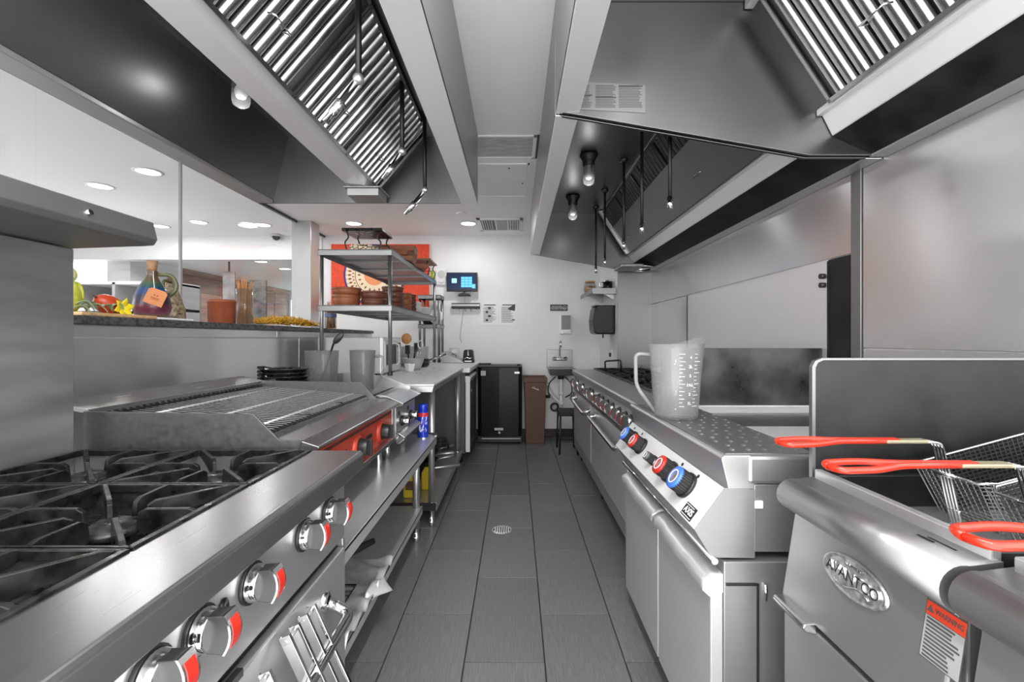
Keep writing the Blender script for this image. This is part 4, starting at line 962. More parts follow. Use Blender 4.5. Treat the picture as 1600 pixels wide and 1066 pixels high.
for k in range(620):
    y = 3.12+random.random()*.80; x = -1.76+random.gauss(0, .035); a = random.random()*2*PI; e = random.random()*1.1-.15; l = .03+random.random()*.05
    hmax = .012+.045*math.sin(PI*(y-3.10)/.84)*random.random()
    p = Vector((x, y, LZ+.006+hmax)); d_ = Vector((math.cos(a)*math.cos(e)*.6, math.sin(a)*math.cos(e), max(-.1, math.sin(e))*.8))
    if p.x+d_.x*l < -1.625+.02: b.tube([p, p+d_*l*.5+Vector((0, 0, .004)), p+d_*l], [.003, .0042, .001], 4)
tag(b.build('dried_flowers', YFLOW), 'heap of yellow dried flowers lying on the ledge', 'flowers', kind='stuff')
# beyond the glass
t = thing('dining_cabinet', 'grey open cabinet in the dining room behind the bird figurine', 'cabinet', (-4.1, 4.6, 0))
for x in (-4.72, -4.32, -3.95, -3.40): B(x, 4.45, 0, x+.03, 4.85, 1.78).build('upright', GREYP, t)
for z in (.6, 1.2, 1.5, 1.76): B(-4.72, 4.45, z, -3.37, 4.85, z+.03).build('cabinet_shelf', WPLAS, t)
B(-4.72, 4.85, 0, -3.37, 4.87, 1.79).build('back_panel', mat('grey_back', .25, .6), t)
for k in range(7):
    tag(B(-3.86, 4.5, 1.23+.036*k, -3.43+.02*random.random(), 4.83, 1.258+.036*k).build('folded_linen', (WPLAS, GREYP, WPLAS, WHITE)[k % 4], bev=.006), ORD[6-k]+' folded linen of the pile in the dining cabinet', 'linen', 'folded linens in the dining cabinet')
t = thing('menu_board', 'pale grey panel hanging behind the terracotta pot', 'sign', (-3.78, 6.0, 1.9))
B(-3.86, 5.99, 1.55, -3.70, 6.01, 2.11).build('panel', mat('panel_grey', .30, .4, 0, (6, .5, .1)), t, bev=.003); B(-3.79, 5.995, 2.11, -3.77, 6.005, 2.289).build('hanger', BLACK, t)
t = thing('dark_artwork', 'dark grey patterned panel right of the twig vase', 'picture', (-3.4, 6.0, 1.7))
B(-3.515, 5.99, 0, -3.29, 6.02, 2.0).build('panel', mat('artwork_grey', .12, .5, 0, (9, .9, .1)), t, bev=.003)
tag(B(-5.004, 6.95, 1.84, -4.975, 7.12, 2.02).build('wall_thermostat', WPLAS, bev=.006), 'small white thermostat on the planked wall', 'thermostat')

# ================================================================== back wall
t = thing('wall_painting', 'large red canvas with a cream patterned disc behind the rack', 'painting', (-1.70, YB-.03, 1.95))
rc_ = mat('red_canvas', (.78, .07, .02), .6, 0, (30, .16, .1), .1)
B(-2.30, YB-.035, 1.60, -1.085, YB-.001, 2.405).build('canvas', rc_, t, bev=.003)
cx, cz, y = -1.76, 2.02, YB-.036
def disc(r0, r1, n=64, yy=0):
    b = MB()
    for i in range(n):
        a0, a1 = 2*PI*i/n, 2*PI*(i+1)/n
        b.add([(cx+r0*math.cos(a0), y-yy, cz+r0*math.sin(a0)), (cx+r1*math.cos(a0), y-yy, cz+r1*math.sin(a0)), (cx+r1*math.cos(a1), y-yy, cz+r1*math.sin(a1)), (cx+r0*math.cos(a1), y-yy, cz+r0*math.sin(a1))], [(0, 1, 2, 3)])
    return b
disc(0, .375, yy=.0004).build('cream_disc', mat('cream_paint', (.85, .68, .48), .6), t)
disc(.36, .385, yy=.0008).build('blue_ring', mat('indigo_paint', (.06, .04, .20), .6), t)
disc(.235, .243, yy=.0008).build('brown_ring', mat('umber_paint', (.18, .06, .03), .6), t)
disc(0, .13, yy=.0008).build('orange_centre', mat('orange_paint', (.80, .30, .12), .6), t)
b = MB()
for k in range(40):
    a = 2*PI*k/40
    for r, w_, h_ in ((.31, .013, .030), (.265, .010, .014), (.19, .012, .022), (.35, .006, .008)):
        if r == .19 and k % 2: continue
        c_, s_ = math.cos(a+(.5 if r == .265 else 0)*2*PI/40), math.sin(a+(.5 if r == .265 else 0)*2*PI/40)
        pts = [(r-h_, 0), (r, w_), (r+h_, 0), (r, -w_)]
        b.add([(cx+p*c_-q_*s_, y-.0012, cz+p*s_+q_*c_) for p, q_ in pts], [(0, 1, 2, 3)])
b.build('umber_pattern', bpy.data.materials['umber_paint'], t)
b = MB(); random.seed(9)
for k in range(160):
    x = -2.27+random.random()*.45; z = 1.64+random.random()*.45
    if (x-cx)**2+(z-cz)**2 > .17: b.add([(x, y-.0004, z), (x+.008, y-.0004, z), (x+.005, y-.0004, z+.012)], [(0, 1, 2)])
b.build('dark_flecks', bpy.data.materials['umber_paint'], t)
YW = YB-.002
t = thing('wall_monitor', 'wall mounted order screen showing blue buttons', 'monitor', (-.66, YB-.05, 1.9))
B(-.855, YB-.085, 1.81, -.475, YB-.055, 2.045).build('screen_housing', BLACK, t, bev=.004)
sc_ = B(-.838, YB-.0862, 1.832, -.492, YB-.085, 2.030).build('screen', mat('screen_dark', (.012, .022, .05), .2, emit=.4), t)
sb = mat('screen_blue', (.10, .42, .95), .3, emit=.45); sc2 = mat('screen_cyan', (.30, .80, 1.0), .3, emit=.5)
prints('screen_buttons', (0, YB-.0864, 0), (1, 0, 0), (0, 0, 1), [(-.675+.046*i, 1.862+.033*j, -.633+.046*i, 1.891+.033*j) for i in range(3) for j in range(4)]+[(-.54, 1.85, -.50, 1.90)], sb, sc_)
prints('screen_tile', (0, YB-.0864, 0), (1, 0, 0), (0, 0, 1), [(-.79, 1.915, -.73, 1.97)], sc2, sc_)
MB().prism([(-.72, 1.755), (-.56, 1.755), (-.575, 1.785), (-.635, 1.795), (-.635, 1.815), (-.65, 1.815), (-.65, 1.795), (-.70, 1.785)], 'y', YB-.08, YB-.001).build('wall_bracket', BLACK, t, bev=.004)
MB().tube(arc([(-.63, YB-.03, 1.755), (-.66, YB-.012, 1.55), (-.70, YB-.008, 1.25), (-.68, YB-.008, 1.18)], .1, 6), .004, 8).build('cable', GREYP, t)
t = thing('ticket_rail', 'steel ticket rail with hooks under the screen', 'rail', (-.63, YB-.03, 1.62))
B(-.80, YB-.05, 1.60, -.45, YB-.001, 1.67).build('rail', DARKST, t, bev=.004); B(-.80, YB-.054, 1.632, -.45, YB-.05, 1.655).build('rail_strip', STEELX, t)
for k in range(5): MB().tube(arc([(-.77+.07*k, YB-.04, 1.60), (-.77+.07*k, YB-.045, 1.568), (-.755+.07*k, YB-.055, 1.57)], .01, 3), .004, 6).build('hook', CHROME, t)
t = thing('wall_speaker', 'white wall alarm sounder left of the order screen', 'alarm', (-.93, YB-.02, 1.99))
B(-.995, YB-.03, 1.895, -.865, YB-.001, 2.10).build('housing', WPLAS, t, bev=.012)
MB().cyl((-.93, YB-.036, 2.03), (-.93, YB-.029, 2.03), .048, n=28).build('grille', mat('grille_grey', .55, .5), t)
MB().prism([(-.965, 1.94), (-.93, 1.925), (-.895, 1.94), (-.895, 1.932), (-.93, 1.915), (-.965, 1.932)], 'y', YB-.034, YB-.029).build('strobe_line', GREYP, t)
t = thing('wall_outlet', 'steel wall outlet above the black machine', 'outlet', (-.76, YB-.01, 1.07))
B(-.83, YB-.012, 1.035, -.705, YB-.001, 1.11).build('plate', STEELX, t, bev=.003); B(-.80, YB-.014, 1.052, -.735, YB-.011, 1.092).build('sockets', WPLAS, t, bev=.002)
def poster(x0, x1, z0, z1, label, seed, pic):
    t = thing('paper_notice', label, 'notice', ((x0+x1)/2, YB-.003, (z0+z1)/2), group='notices on the back wall')
    B(x0, YB-.004, z0, x1, YB-.001, z1).build('sheet', PAPER, t)
    random.seed(seed); r = []; z = z1-.065
    r.append((x0+.035, z1-.042, x1-.035, z1-.030))
    while z > z0+.03:
        a = x0+(.05 if random.random() < .25 and not pic else .025); r.append((a, z, x1-.025-random.random()*.06, z+.0045)); z -= .0125
    prints('print_lines', (0, YB-.0042, 0), (1, 0, 0), (0, 0, 1), r, INK2, t)
    if pic:
        b = MB(); b.add([(x0+.10, YB-.0055, z1-.085), (x1-.015, YB-.0055, z1-.02), (x1-.02, YB-.0055, z1-.11), (x0+.13, YB-.0055, z1-.10)], [(0, 1, 2, 3)]); b.build('picture', INK, t)
        prints('logo_mark', (0, YB-.0050, 0), (1, 0, 0), (0, 0, 1), [(x1-.06, z0+.06, x1-.02, z0+.075)], INK, t)
    else: prints('pictograms', (0, YB-.0050, 0), (1, 0, 0), (0, 0, 1), [(x0+.055+.03*(k % 2), z0+.05+.05*k, x0+.085+.035*(k % 2), z0+.075+.05*k) for k in range(4)], INK, t)['kind'] = 'stuff'
poster(-.432, -.218, 1.395, 1.685, 'left white notice with pictograms on the back wall', 3, False)
poster(-.205, .008, 1.395, 1.685, 'right white notice with dark picture on the back wall', 6, True)
t = thing('hand_wash_sign', 'small black sign with white lettering above the soap dispenser', 'sign', (.54, YB-.004, 1.62))
B(.43, YB-.008, 1.575, .648, YB-.001, 1.655).build('plate', BLACK, t, bev=.002)
text('lettering', 'Employees Must\nWash Hands Before\nReturning to Work', .019, (.515, YB-.0082, 1.617), (1, 0, 0), (0, 0, 1), WPLAS, t)
MB().tube(ring_pts((.613, YB-.0085, 1.615), .022, 20, 'y'), .002, 5, closed=True).build('pictogram', WPLAS, t); MB().tube([(.60, YB-.0085, 1.60), (.612, YB-.0085, 1.617), (.625, YB-.0085, 1.608)], .003, 5).build('hand_mark', WPLAS, t)
t = thing('soap_dispenser', 'white soap dispenser on the back wall above the sink', 'dispenser', (.62, YB-.05, 1.4))
B(.548, YB-.10, 1.28, .688, YB-.001, 1.53).build('housing', WPLAS, t, bev=.012); B(.562, YB-.104, 1.34, .674, YB-.098, 1.515).build('window', mat('smoky_window', .10, .25), t, bev=.003)
B(.575, YB-.112, 1.292, .661, YB-.095, 1.33).build('push_bar', WPLAS, t, bev=.006)
# small fridge, bin, sink, stool
t = thing('small_fridge', 'black compact refrigerator at the end of the aisle', 'fridge', (-.2, 5.45, 0))
B(-.445, 5.33, .04, .075, YB-.03, .905).build('cabinet', BLACK, t, bev=.004)
d = MB().prism([(-.440, 5.328), (-.440, 5.285), (-.40, 5.272), (-.19, 5.264), (.03, 5.272), (.068, 5.285), (.068, 5.328)], 'z', .095, .895).build('door', BLACKG, t, bev=.006)
B(-.445, 5.30, .02, .072, 5.345, .055).build('kick_grille', BLACK, t, bev=.003); B(-.40, 5.290, .060, .05, 5.30, .072).build('kick_strip', STEELX, t)
B(-.445, 5.29, .895, .075, YB-.03, .915).build('top_cover', BLACK, t, bev=.004)
MB().cyl((.03, 5.30, .915), (.03, 5.30, .932), .018, n=12).build('hinge', BLACK, t)
prints('energy_sticker', (0, 5.262, 0), (1, 0, 0), (0, 0, 1), [(-.405, .80, -.35, .855)], PAPER, d)
prints('sticker_print', (0, 5.2605, 0), (1, 0, 0), (0, 0, 1), [(-.40, .845-.012*k, -.358, .849-.012*k) for k in range(4)], INK, d)
prints('badge', (0, 5.262, 0), (1, 0, 0), (0, 0, 1), [(-.015, .823, .042, .845)], STEEL, d)
prints('maker_plate', (0, 5.255, 0), (1, 0, 0), (0, 0, 1), [(-.245, .17, -.145, .195)], PAPER, d)
prints('plate_print', (0, 5.2535, 0), (1, 0, 0), (0, 0, 1), [(-.238+.012*k, .177, -.231+.012*k, .188) for k in range(8)], INK, d)
MB().cyl((-.19, 5.252, .142), (-.19, 5.262, .142), .012, n=16).build('door_lock', STEEL, d)
t = thing('pen', 'dark marker lying on top of the black refrigerator', 'pen', (-.38, 5.45, .915)); MB().tube([(-.44, 5.44, .925), (-.33, 5.47, .925)], .009, 8).build('barrel', BLACK, t); MB().tube([(-.33, 5.47, .925), (-.30, 5.478, .925)], .010, 8).build('cap', DARKST, t)
t = thing('slim_bin', 'tall narrow brown plastic waste bin beside the refrigerator', 'bin', (.225, 5.45, 0))
b = MB()
q = lambda x0, x1, y0, y1, z: [(x0, y0, z), (x1, y0, z), (x1, y1, z), (x0, y1, z)]
b.add(q(.118, .332, 5.30, 5.62, 0)+q(.100, .352, 5.275, 5.645, .725)+q(.112, .340, 5.287, 5.633, .725)+q(.128, .322, 5.31, 5.61, .02), [(3,2,1,0)]+[(i, (i+1) % 4, 4+(i+1) % 4, 4+i) for i in range(4)]+[(4+i, 4+(i+1) % 4, 8+(i+1) % 4, 8+i) for i in range(4)]+[(8+i, 8+(i+1) % 4, 12+(i+1) % 4, 12+i) for i in range(4)]+[(12, 13, 14, 15)])
b.build('bin_body', BROWN, t, bev=.006)
b = MB()
for z0, z1, e in ((.715, .775, .012), ):
    o4 = q(.100-e, .352+e, 5.275-e, 5.645+e, z0); o5 = q(.100-e-.004, .352+e+.004, 5.275-e-.004, 5.645+e, z1); i5 = q(.112, .340, 5.290, 5.63, z1); i4 = q(.115, .337, 5.292, 5.628, z0)
    b.add(o4+o5+i5+i4, [(i, (i+1) % 4, 4+(i+1) % 4, 4+i) for i in range(4)]+[(4+i, 4+(i+1) % 4, 8+(i+1) % 4, 8+i) for i in range(4)]+[(8+i, 8+(i+1) % 4, 12+(i+1) % 4, 12+i) for i in range(4)]+[(12+i, 12+(i+1) % 4, (i+1) % 4, i) for i in range(4)])
b.build('rim', BROWN, t, bev=.008)
for x in (.155, .295): B(x-.003, 5.272, .45, x+.003, 5.282, .70).build('moulded_rib', BROWN, t)
b = MB()
for k, (x, h_) in enumerate(((.195, .018), (.212, .026), (.228, .016), (.243, .014), (.258, .020))): b.tube([(x-.005, 5.268, .655-.006*k), (x, 5.268, .655-.006*k+h_), (x+.006, 5.268, .652-.006*k)], .003, 5)
b.build('chalk_mark', WPLAS, t)
t = thing('hand_sink', 'small steel wall hung hand sink with gooseneck tap', 'sink', (.55, 5.5, .8))
B(.385, YB-.02, .855, .705, YB-.001, 1.09).build('splash_back', RACKST, t, bev=.003)
b = MB(); zz = (.79, .875)
b.add([(.41, 5.37, .79), (.685, 5.37, .79), (.685, YB-.02, .79), (.41, YB-.02, .79), (.385, 5.34, .875), (.705, 5.34, .875), (.705, YB-.02, .875), (.385, YB-.02, .875), (.41, 5.37, .875), (.68, 5.37, .875), (.68, 5.63, .875), (.41, 5.63, .875), (.43, 5.40, .81), (.66, 5.40, .81), (.66, 5.61, .81), (.43, 5.61, .81)],
      [(3,2,1,0), (0,1,5,4), (1,2,6,5), (2,3,7,6), (3,0,4,7), (4,5,9,8), (5,6,10,9), (6,7,11,10), (7,4,8,11), (8,9,13,12), (9,10,14,13), (10,11,15,14), (11,8,12,15), (12,13,14,15)])
b.build('basin', RACKST, t, bev=.004)
tap = MB().tube(arc([(.49, YB-.03, .985), (.49, YB-.07, .975), (.60, YB-.07, .975), (.60, YB-.03, .985)], .02, 4), .016, 12).build('tap_body', CHROME, t)
MB().tube(arc([(.545, YB-.075, .98), (.545, YB-.075, 1.20), (.545, YB-.17, 1.20), (.545, YB-.175, 1.12)], .06, 7), .009, 12).build('spout', CHROME, tap)
for x in (.478, .612): MB().cyl((x, YB-.09, .98), (x, YB-.06, .985), .026, .018, 16).build('tap_handle', CHROME, tap)
MB().cyl((.545, 5.5, .74), (.545, 5.5, .80), .04, n=18).build('drain', BLACK, t)
MB().tube(arc([(.545, 5.5, .77), (.545, 5.5, .40), (.545, 5.60, .36), (.56, 5.68, .40)], .06, 6), .021, 12).build('drain_pipe', WPLAS, t)
MB().tube(arc([(.385, 5.66, .68), (.43, 5.63, .55), (.50, 5.55, .47), (.54, 5.5, .45)], .06, 6), .019, 12).build('branch_pipe', WPLAS, t)
for z in (.56, .44): MB().cyl((.545, 5.5, z-.018), (.545, 5.5, z+.018), .028, n=16).build('slip_nut', WPLAS, t)
for s in (-1, 1): MB().tube(arc([(.545+s*.055, 5.60, .76), (.545+s*.14, 5.6, .68), (.545+s*.15, 5.6, .55), (.545+s*.07, 5.65, .50)], .08, 6), .007, 8).build('supply_hose', BLACK, t)
for x in (.395, .70): MB().cyl((x, 5.6, .50), (x, 5.6, .53), .028, n=12).build('valve_wheel', BLACK, t)
t = thing('floor_valve', 'black round valve low on the wall behind the stool', 'valve', (.48, 5.66, .37)); MB().tube(ring_pts((.48, 5.64, .38), .045, 20, 'y'), .012, 8, closed=True).build('wheel', DARKST, t); MB().cyl((.48, 5.6, .38), (.48, YB-.001, .38), .022, n=12).build('stem', GREYP, t)
t = thing('wall_socket', 'small white socket plate low on the wall by the stool', 'outlet', (.72, YB-.01, .55)); B(.69, YB-.01, .49, .755, YB-.001, .60).build('plate', WPLAS, t, bev=.003); B(.71, YB-.013, .52, .735, YB-.009, .57).build('socket', GREYP, t)
t = thing('low_stool', 'black stool with padded top at the far end of the range', 'stool', (.60, 4.98, 0))
B(.455, 4.80, .405, .665, 5.16, .445).build('seat', RUBBER, t, bev=.014)
for x in (.475, .645):
    for y in (4.83, 5.13): MB().tube([(x, y, .41), (x+(.012 if x > .6 else -.012), y+(.01 if y > 5 else -.01), 0)], .011, 8).build('leg', BLACK, t)
for y in (4.825, 5.135): MB().tube([(.468, y, .16), (.652, y, .16)], .008, 8).build('stretcher', BLACK, t)
for x in (.468, .652): MB().tube([(x, 4.825, .19), (x, 5.135, .19)], .008, 8).build('stretcher', BLACK, t)
# right wall fittings
t = thing('wall_shelf', 'steel wall shelf above the black towel dispenser', 'shelf', (.93, 5.1, 1.74))
B(.80, 4.74, 1.745, 1.049, 5.60, 1.752).build('shelf_plate', RACKST, t, bev=.001); B(.80, 4.736, 1.695, 1.049, 4.742, 1.755).build('end_lip', RACKST, t, bev=.001); B(.796, 4.736, 1.71, .802, 5.60, 1.755).build('front_lip', RACKST, t, bev=.001)
for y in (4.85, 5.45): MB().prism([(.86, 1.745), (1.049, 1.745), (1.049, 1.64)], 'y', y-.003, y+.003).build('bracket', STEEL, t)
t = thing('snack_jar', 'round glass jar of orange biscuits on the wall shelf', 'jar', (.875, 5.38, 1.753), local=True)
MB().lathe([(0, .001), (.055, .001), (.075, .05), (.072, .10), (.055, .135), (.052, .135), (.069, .10), (.072, .05), (.05, .006), (0, .006)], n=26).build('jar_glass', JAR, t)
MB().lathe([(0, .135), (.062, .135), (.062, .155), (.02, .16), (0, .16)], n=24).build('lid', WOODL, t)
MB().lathe([(0, .008), (.05, .008), (.068, .05), (.06, .09), (0, .095)], n=20).build('biscuits', mat('biscuit', (.62, .28, .08), .6, 0, (30, .6, .1), .3), t)
t = thing('black_pot', 'small black and chrome pot on the wall shelf', 'pot', (.985, 4.88, 1.753), local=True)
MB().lathe([(0, 0), (.045, 0), (.05, .006), (.05, .085), (.046, .085)], n=24).build('pot_body', BLACKG, t); MB().lathe([(.052, .083), (.052, .095), (.02, .105), (0, .106)], n=24).build('lid', CHROME, t)
MB().tube(arc([(-.048, 0, .02), (-.085, 0, .03), (-.09, 0, .075), (-.048, 0, .08)], .02, 4), .006, 8).build('handle', CHROME, t)
t = thing('towel_dispenser', 'glossy black paper towel dispenser under the wall shelf', 'dispenser', (.95, 4.95, 1.45))
MB().prism([(1.049, 1.275), (.85, 1.275), (.825, 1.30), (.815, 1.42), (.835, 1.555), (.87, 1.59), (1.049, 1.59)], 'y', 4.80, 5.10).build('cover', BLACKG, t, bev=.014)
B(.835, 4.795, 1.58, 1.049, 5.105, 1.60).build('top_band', GREYP, t, bev=.006); MB().cyl((.93, 4.86, 1.235), (.93, 4.86, 1.28), .008, n=10).build('feed_knob', BLACK, t)
t = thing('side_outlet', 'black socket on the bright side wall under the towel dispenser', 'outlet', (1.04, 4.98, 1.05)); B(1.038, 4.93, .985, 1.049, 5.02, 1.11).build('plate', WPLAS, t, bev=.003); B(1.02, 4.95, 1.03, 1.039, 5.0, 1.075).build('plug', BLACK, t, bev=.004)
t = thing('floor_drain', 'round steel floor drain grate in the aisle', 'drain', (-.055, 2.92, 0))
MB().lathe([(.052, .0005), (.062, .003), (.068, .0005)], (-.09, 2.925, 0), 28).build('drain_ring', STEEL, t); MB().cyl((-.09, 2.925, 0), (-.09, 2.925, .001), .053, n=24).build('drain_pit', BLACK, t)
for k in range(7):
    x = -.09-.042+.014*k; hw = math.sqrt(max(1e-5, .052**2-(x+.09)**2)); MB().box(x-.004, 2.925-hw, .001, x+.004, 2.925+hw, .003).build('drain_bar', CHROME, t)

# ================================================================== right range
t = thing('long_gas_range', 'long steel gas range with a row of red and chrome knobs on the right', 'stove', (1.0, 3.45, 0))
A0, A1 = 2.16, 4.67
B(.62, A0, .14, 1.38, A1, .83).build('body', STEEL, t, bev=.003)
MB().prism([(.80, .914), (.588, .914), (.578, .906), (.578, .868), (.60, .862), (.80, .862)], 'y', A0, A1).build('front_rail', STEELY, t, bev=.003)
B(.600, A0, .735, .62, A1, .864).build('control_panel', STEELY, t, bev=.002); B(.590, A0, .712, .62, A1, .735).build('panel_trim', BRIGHT, t, bev=.002)
for y0, y1 in ((3.60, 4.63), (2.42, 3.575)):
    d = B(.592, y0, .235, .62, y1, .70).build('oven_door', DOORM, t, bev=.004)
    MB().tube(arc([(.592, y1-.20, .655), (.538, y1-.18, .645), (.538, y0+.05, .625), (.592, y0+.03, .66)], .06, 8), .015, 14).build('door_handle', CHROME, d)
    for yy in (y1-.20, y0+.03): MB().cyl((.590, yy, .657), (.584, yy, .657), .026, .018, 16).build('handle_socket', CHROME, d)
B(.598, A0, .14, .62, A1, .225).build('kick_plate', STEELY, t, bev=.003)
for y in (2.3, 3.5, 4.6):
    for x in (.68, 1.3): MB().cyl((x, y, 0), (x, y, .14), .022, n=12).build('leg', DARKST, t)
kp = [4.52, 4.38, 4.02, 3.66, 3.53, 3.25, 3.12, 2.95, 2.80, 2.62, 2.47, 2.36]
k1 = knob(t, (.600, kp[0], .80), -1, True)
for y in kp[1:]: inst(k1, (0, y-kp[0], 0))
B(.80, A0+.01, .835, 1.30, A1-.01, .855).build('spill_tray', IRON2, t)
B(1.29, A0, .83, 1.36, A1, .955).build('back_ledge', STEELY, t, bev=.003)
g1 = None
for r, x in enumerate((.925, 1.165)):
    for k in range(6):
        y = A0+.21+k*.418
        if g1 is None:
            g1 = grate_mb(.118, .205).xf(Matrix.Translation((x, y, .932))).build('grate', IRON, t, bev=.001); b1 = burner_mb().xf(Matrix.Translation((x, y, .902))).build('burner', IRON2, t); gx0, gy0 = x, y
        else: inst(g1, (x-gx0, y-gy0, 0)); inst(b1, (x-gx0, y-gy0, 0))
for k in range(7): B(.80, A0+.001+k*.418-.002, .855, 1.285, A0+.001+k*.418+.002, .926).build('grate_divider', IRON2, t)
tag(MB().tube(arc([(.90, 4.58, .935), (.90, 4.60, 1.0), (1.06, 4.60, 1.01), (1.06, 4.58, .935)], .02, 4), .009, 8).build('wire_guard', BLACK), 'small black wire frame standing at the far end of the long range', 'rack')

# ================================================================== chef base and griddle
t = thing('chef_base', 'low steel refrigerated base with dented door pulls under the griddle', 'cabinet', (.9, 1.65, 0))
D0, D1 = 1.17, 2.10
B(.535, D0, .08, 1.36, D1, .655).build('carcass', STEELX, t, bev=.003)
for y0, y1 in ((D0+.003, 1.60), (1.612, 2.08)):
    d = B(.502, y0, .10, .534, y1, .575).build('door', DOORM, t, bev=.003)
    def pull(u, v):
        y = y0+(y1-y0)*u; w = .0016*math.sin(u*9)+.0012*math.sin(u*23+1)
        prof = [(.534, .622), (.505, .616), (.484, .602), (.480, .582), (.500, .564)]; p = v*4; i = min(3, int(p)); f_ = p-i
        return (prof[i][0]*(1-f_)+prof[i+1][0]*f_+w*(v > .3), y, prof[i][1]*(1-f_)+prof[i+1][1]*f_+w*.6*(v > .3))
    MB().grid(pull, 24, 8).build('door_pull', PALEST, d, solid=.002)
    MB().prism([(.534, .622), (.505, .616), (.484, .602), (.480, .582), (.500, .564), (.505, .575), (.534, .575)], 'y', y0-.001, y0+.002).build('pull_end', PALEST, d)
B(.54, D0-.004, .595, .62, D0, .601).build('panel_slot', BLACK, t); B(.618, D0-.004, .08, .624, D0, .60).build('panel_slot', BLACK, t)
MB().cyl((.640, D0-.005, .56), (.640, D0-.005, .60), .004, n=8).build('hinge_pin', CHROME, t)
MB().tube(arc([(.512, D0, .656), (.500, 2.06, .656), (.500, 2.12, .656), (.56, 2.13, .656)], .03, 5), .009, 10).build('front_tray_lip', CHROME, t)
for x in (.6, 1.3):
    for y in (1.25, 2.0): MB().cyl((x, y, 0), (x, y, .08), .025, n=12).build('caster', BLACK, t)
t = thing('flat_griddle', 'steel flat top griddle with blue and red dial knobs', 'griddle', (.95, 1.65, .68))
G0, G1 = 1.18, 2.13
B(.62, G0+.005, .673, 1.36, G1, .85).build('body', STEELX, t, bev=.003)
MB().prism([(.552, .838), (.533, .918), (.541, .926), (.79, .926), (.79, .905), (.62, .85), (.62, .838)], 'y', G0, G1).build('front_rail', STEELY, t, bev=.003)
B(.60, G0-.005, .852, 1.36, G0+.05, .927).build('near_end_cap', STEELX, t, bev=.010)
B(.62, G0-.002, .79, .640, G0+.004, .808).build('clip', WPLAS, t)
pa = Vector((.540, 0, .842)); pb = Vector((.462, 0, .735)); pd = (pb-pa).normalized(); pn = Vector((pd.z, 0, -pd.x)); pn = pn if pn.x < 0 else -pn; PL = (pb-pa).length
MB().prism([(pa.x, pa.z), (pb.x, pb.z), (pb.x+.003, pb.z-.004), (.507, .662), (.62, .660), (.62, .838)], 'y', G0, G1-.02).build('control_housing', STEELX, t)
pp = MB(); e_ = .002
for yy in (G0+.002, G1-.03): pass
q4 = [pa, pb]
v0 = [Vector((p.x, yy, p.z))+pn*h_ for p in (pa, pb) for yy in (G0, G1-.03) for h_ in (0, .003)]
pp.add(v0, [(0,2,6,4),(1,3,7,5),(0,1,5,4),(2,3,7,6),(0,1,3,2),(4,5,7,6)])
pl = pp.build('control_panel', mat('white_panel', .72, .35, .2), t, bev=.001, label='pale control panel tilted toward the aisle')
def dial(y, s, r, face, h=.045):
    o = pa+pd*s; o = Vector((o.x, y, o.z))+pn*.003
    k = MB().cyl(o, o+pn*.010, r*1.12, n=28).build('knob', BLACK, t)
    u = Vector((0, 1, 0)); w = pn.cross(u)
    b = MB(); n = 30; k0 = 0
    for hh, amp in ((.010, 0), (h, 0)):
        for i in range(n*2):
            a = PI*i/n; rr = r*(1.0 if i % 2 else .95); b.v.append(o+pn*hh+(u*math.cos(a)+w*math.sin(a))*rr)
    for i in range(n*2): j = (i+1) % (2*n); b.face([i, j, 2*n+j, 2*n+i])
    b.face(list(range(2*n, 4*n))); b.build('ribbed_body', BLACK, k)
    if face is not None:
        Mx = Matrix((u, w, pn)).transposed().to_4x4(); Mx.translation = o
        MB().lathe([(r*.97, h-.004), (r*.99, h), (r*.95, h+.005), (r*.50, h+.006), (r*.47, h+.002)], n=28).xf(Mx).build('colour_ring', face, k)
        MB().lathe([(r*.62, h+.0062), (r*.62, h+.0072), (r*.52, h+.0072), (r*.52, h+.0062)], n=28).xf(Mx).build('white_line', WPLAS, k)
        MB().lathe([(r*.50, h+.003), (0, h+.003)], n=24).xf(Mx).build('hub', mat('hub_grey', (.30, .22, .22), .3, .5) if 'hub_grey' not in bpy.data.materials else bpy.data.materials['hub_grey'], k)
SMALLK = mat('small_knob_grey', .10, .4)
dial(1.955, .058, .031, BLUE); dial(1.815, .058, .031, RED)
dial(1.635, .068, .017, SMALLK, .034); dial(1.555, .068, .013, SMALLK, .022); 
dial(1.475, .060, .033, RED); dial(1.335, .058, .036, BLUE)
for y in (2.02, 1.90, 1.44, 1.315):
    o = pa+pd*.016; o = Vector((o.x, y, o.z))+pn*.003; MB().cyl(o, o+pn*.002, .0055, n=12).build('pilot_light', BLACK, pl)
un = Vector((0, -1, 0)); vn = -pd
lo = pa+pd*(PL-.024); lo = Vector((lo.x, G0+.065, lo.z))+pn*.0035
lb = prints('maker_label', lo, un, vn, [(-.034, -.019, .034, .019)], BLACK, t, .0008)
text('lettering', 'AXIS', .026, lo+pn*.001, un, vn, WPLAS, lb)
prints('label_lines', lo+pn*.001, un, vn, [(-.030, -.0155, .030, -.0135), (-.030, .0135, .02, .0155)], WPLAS, lb)
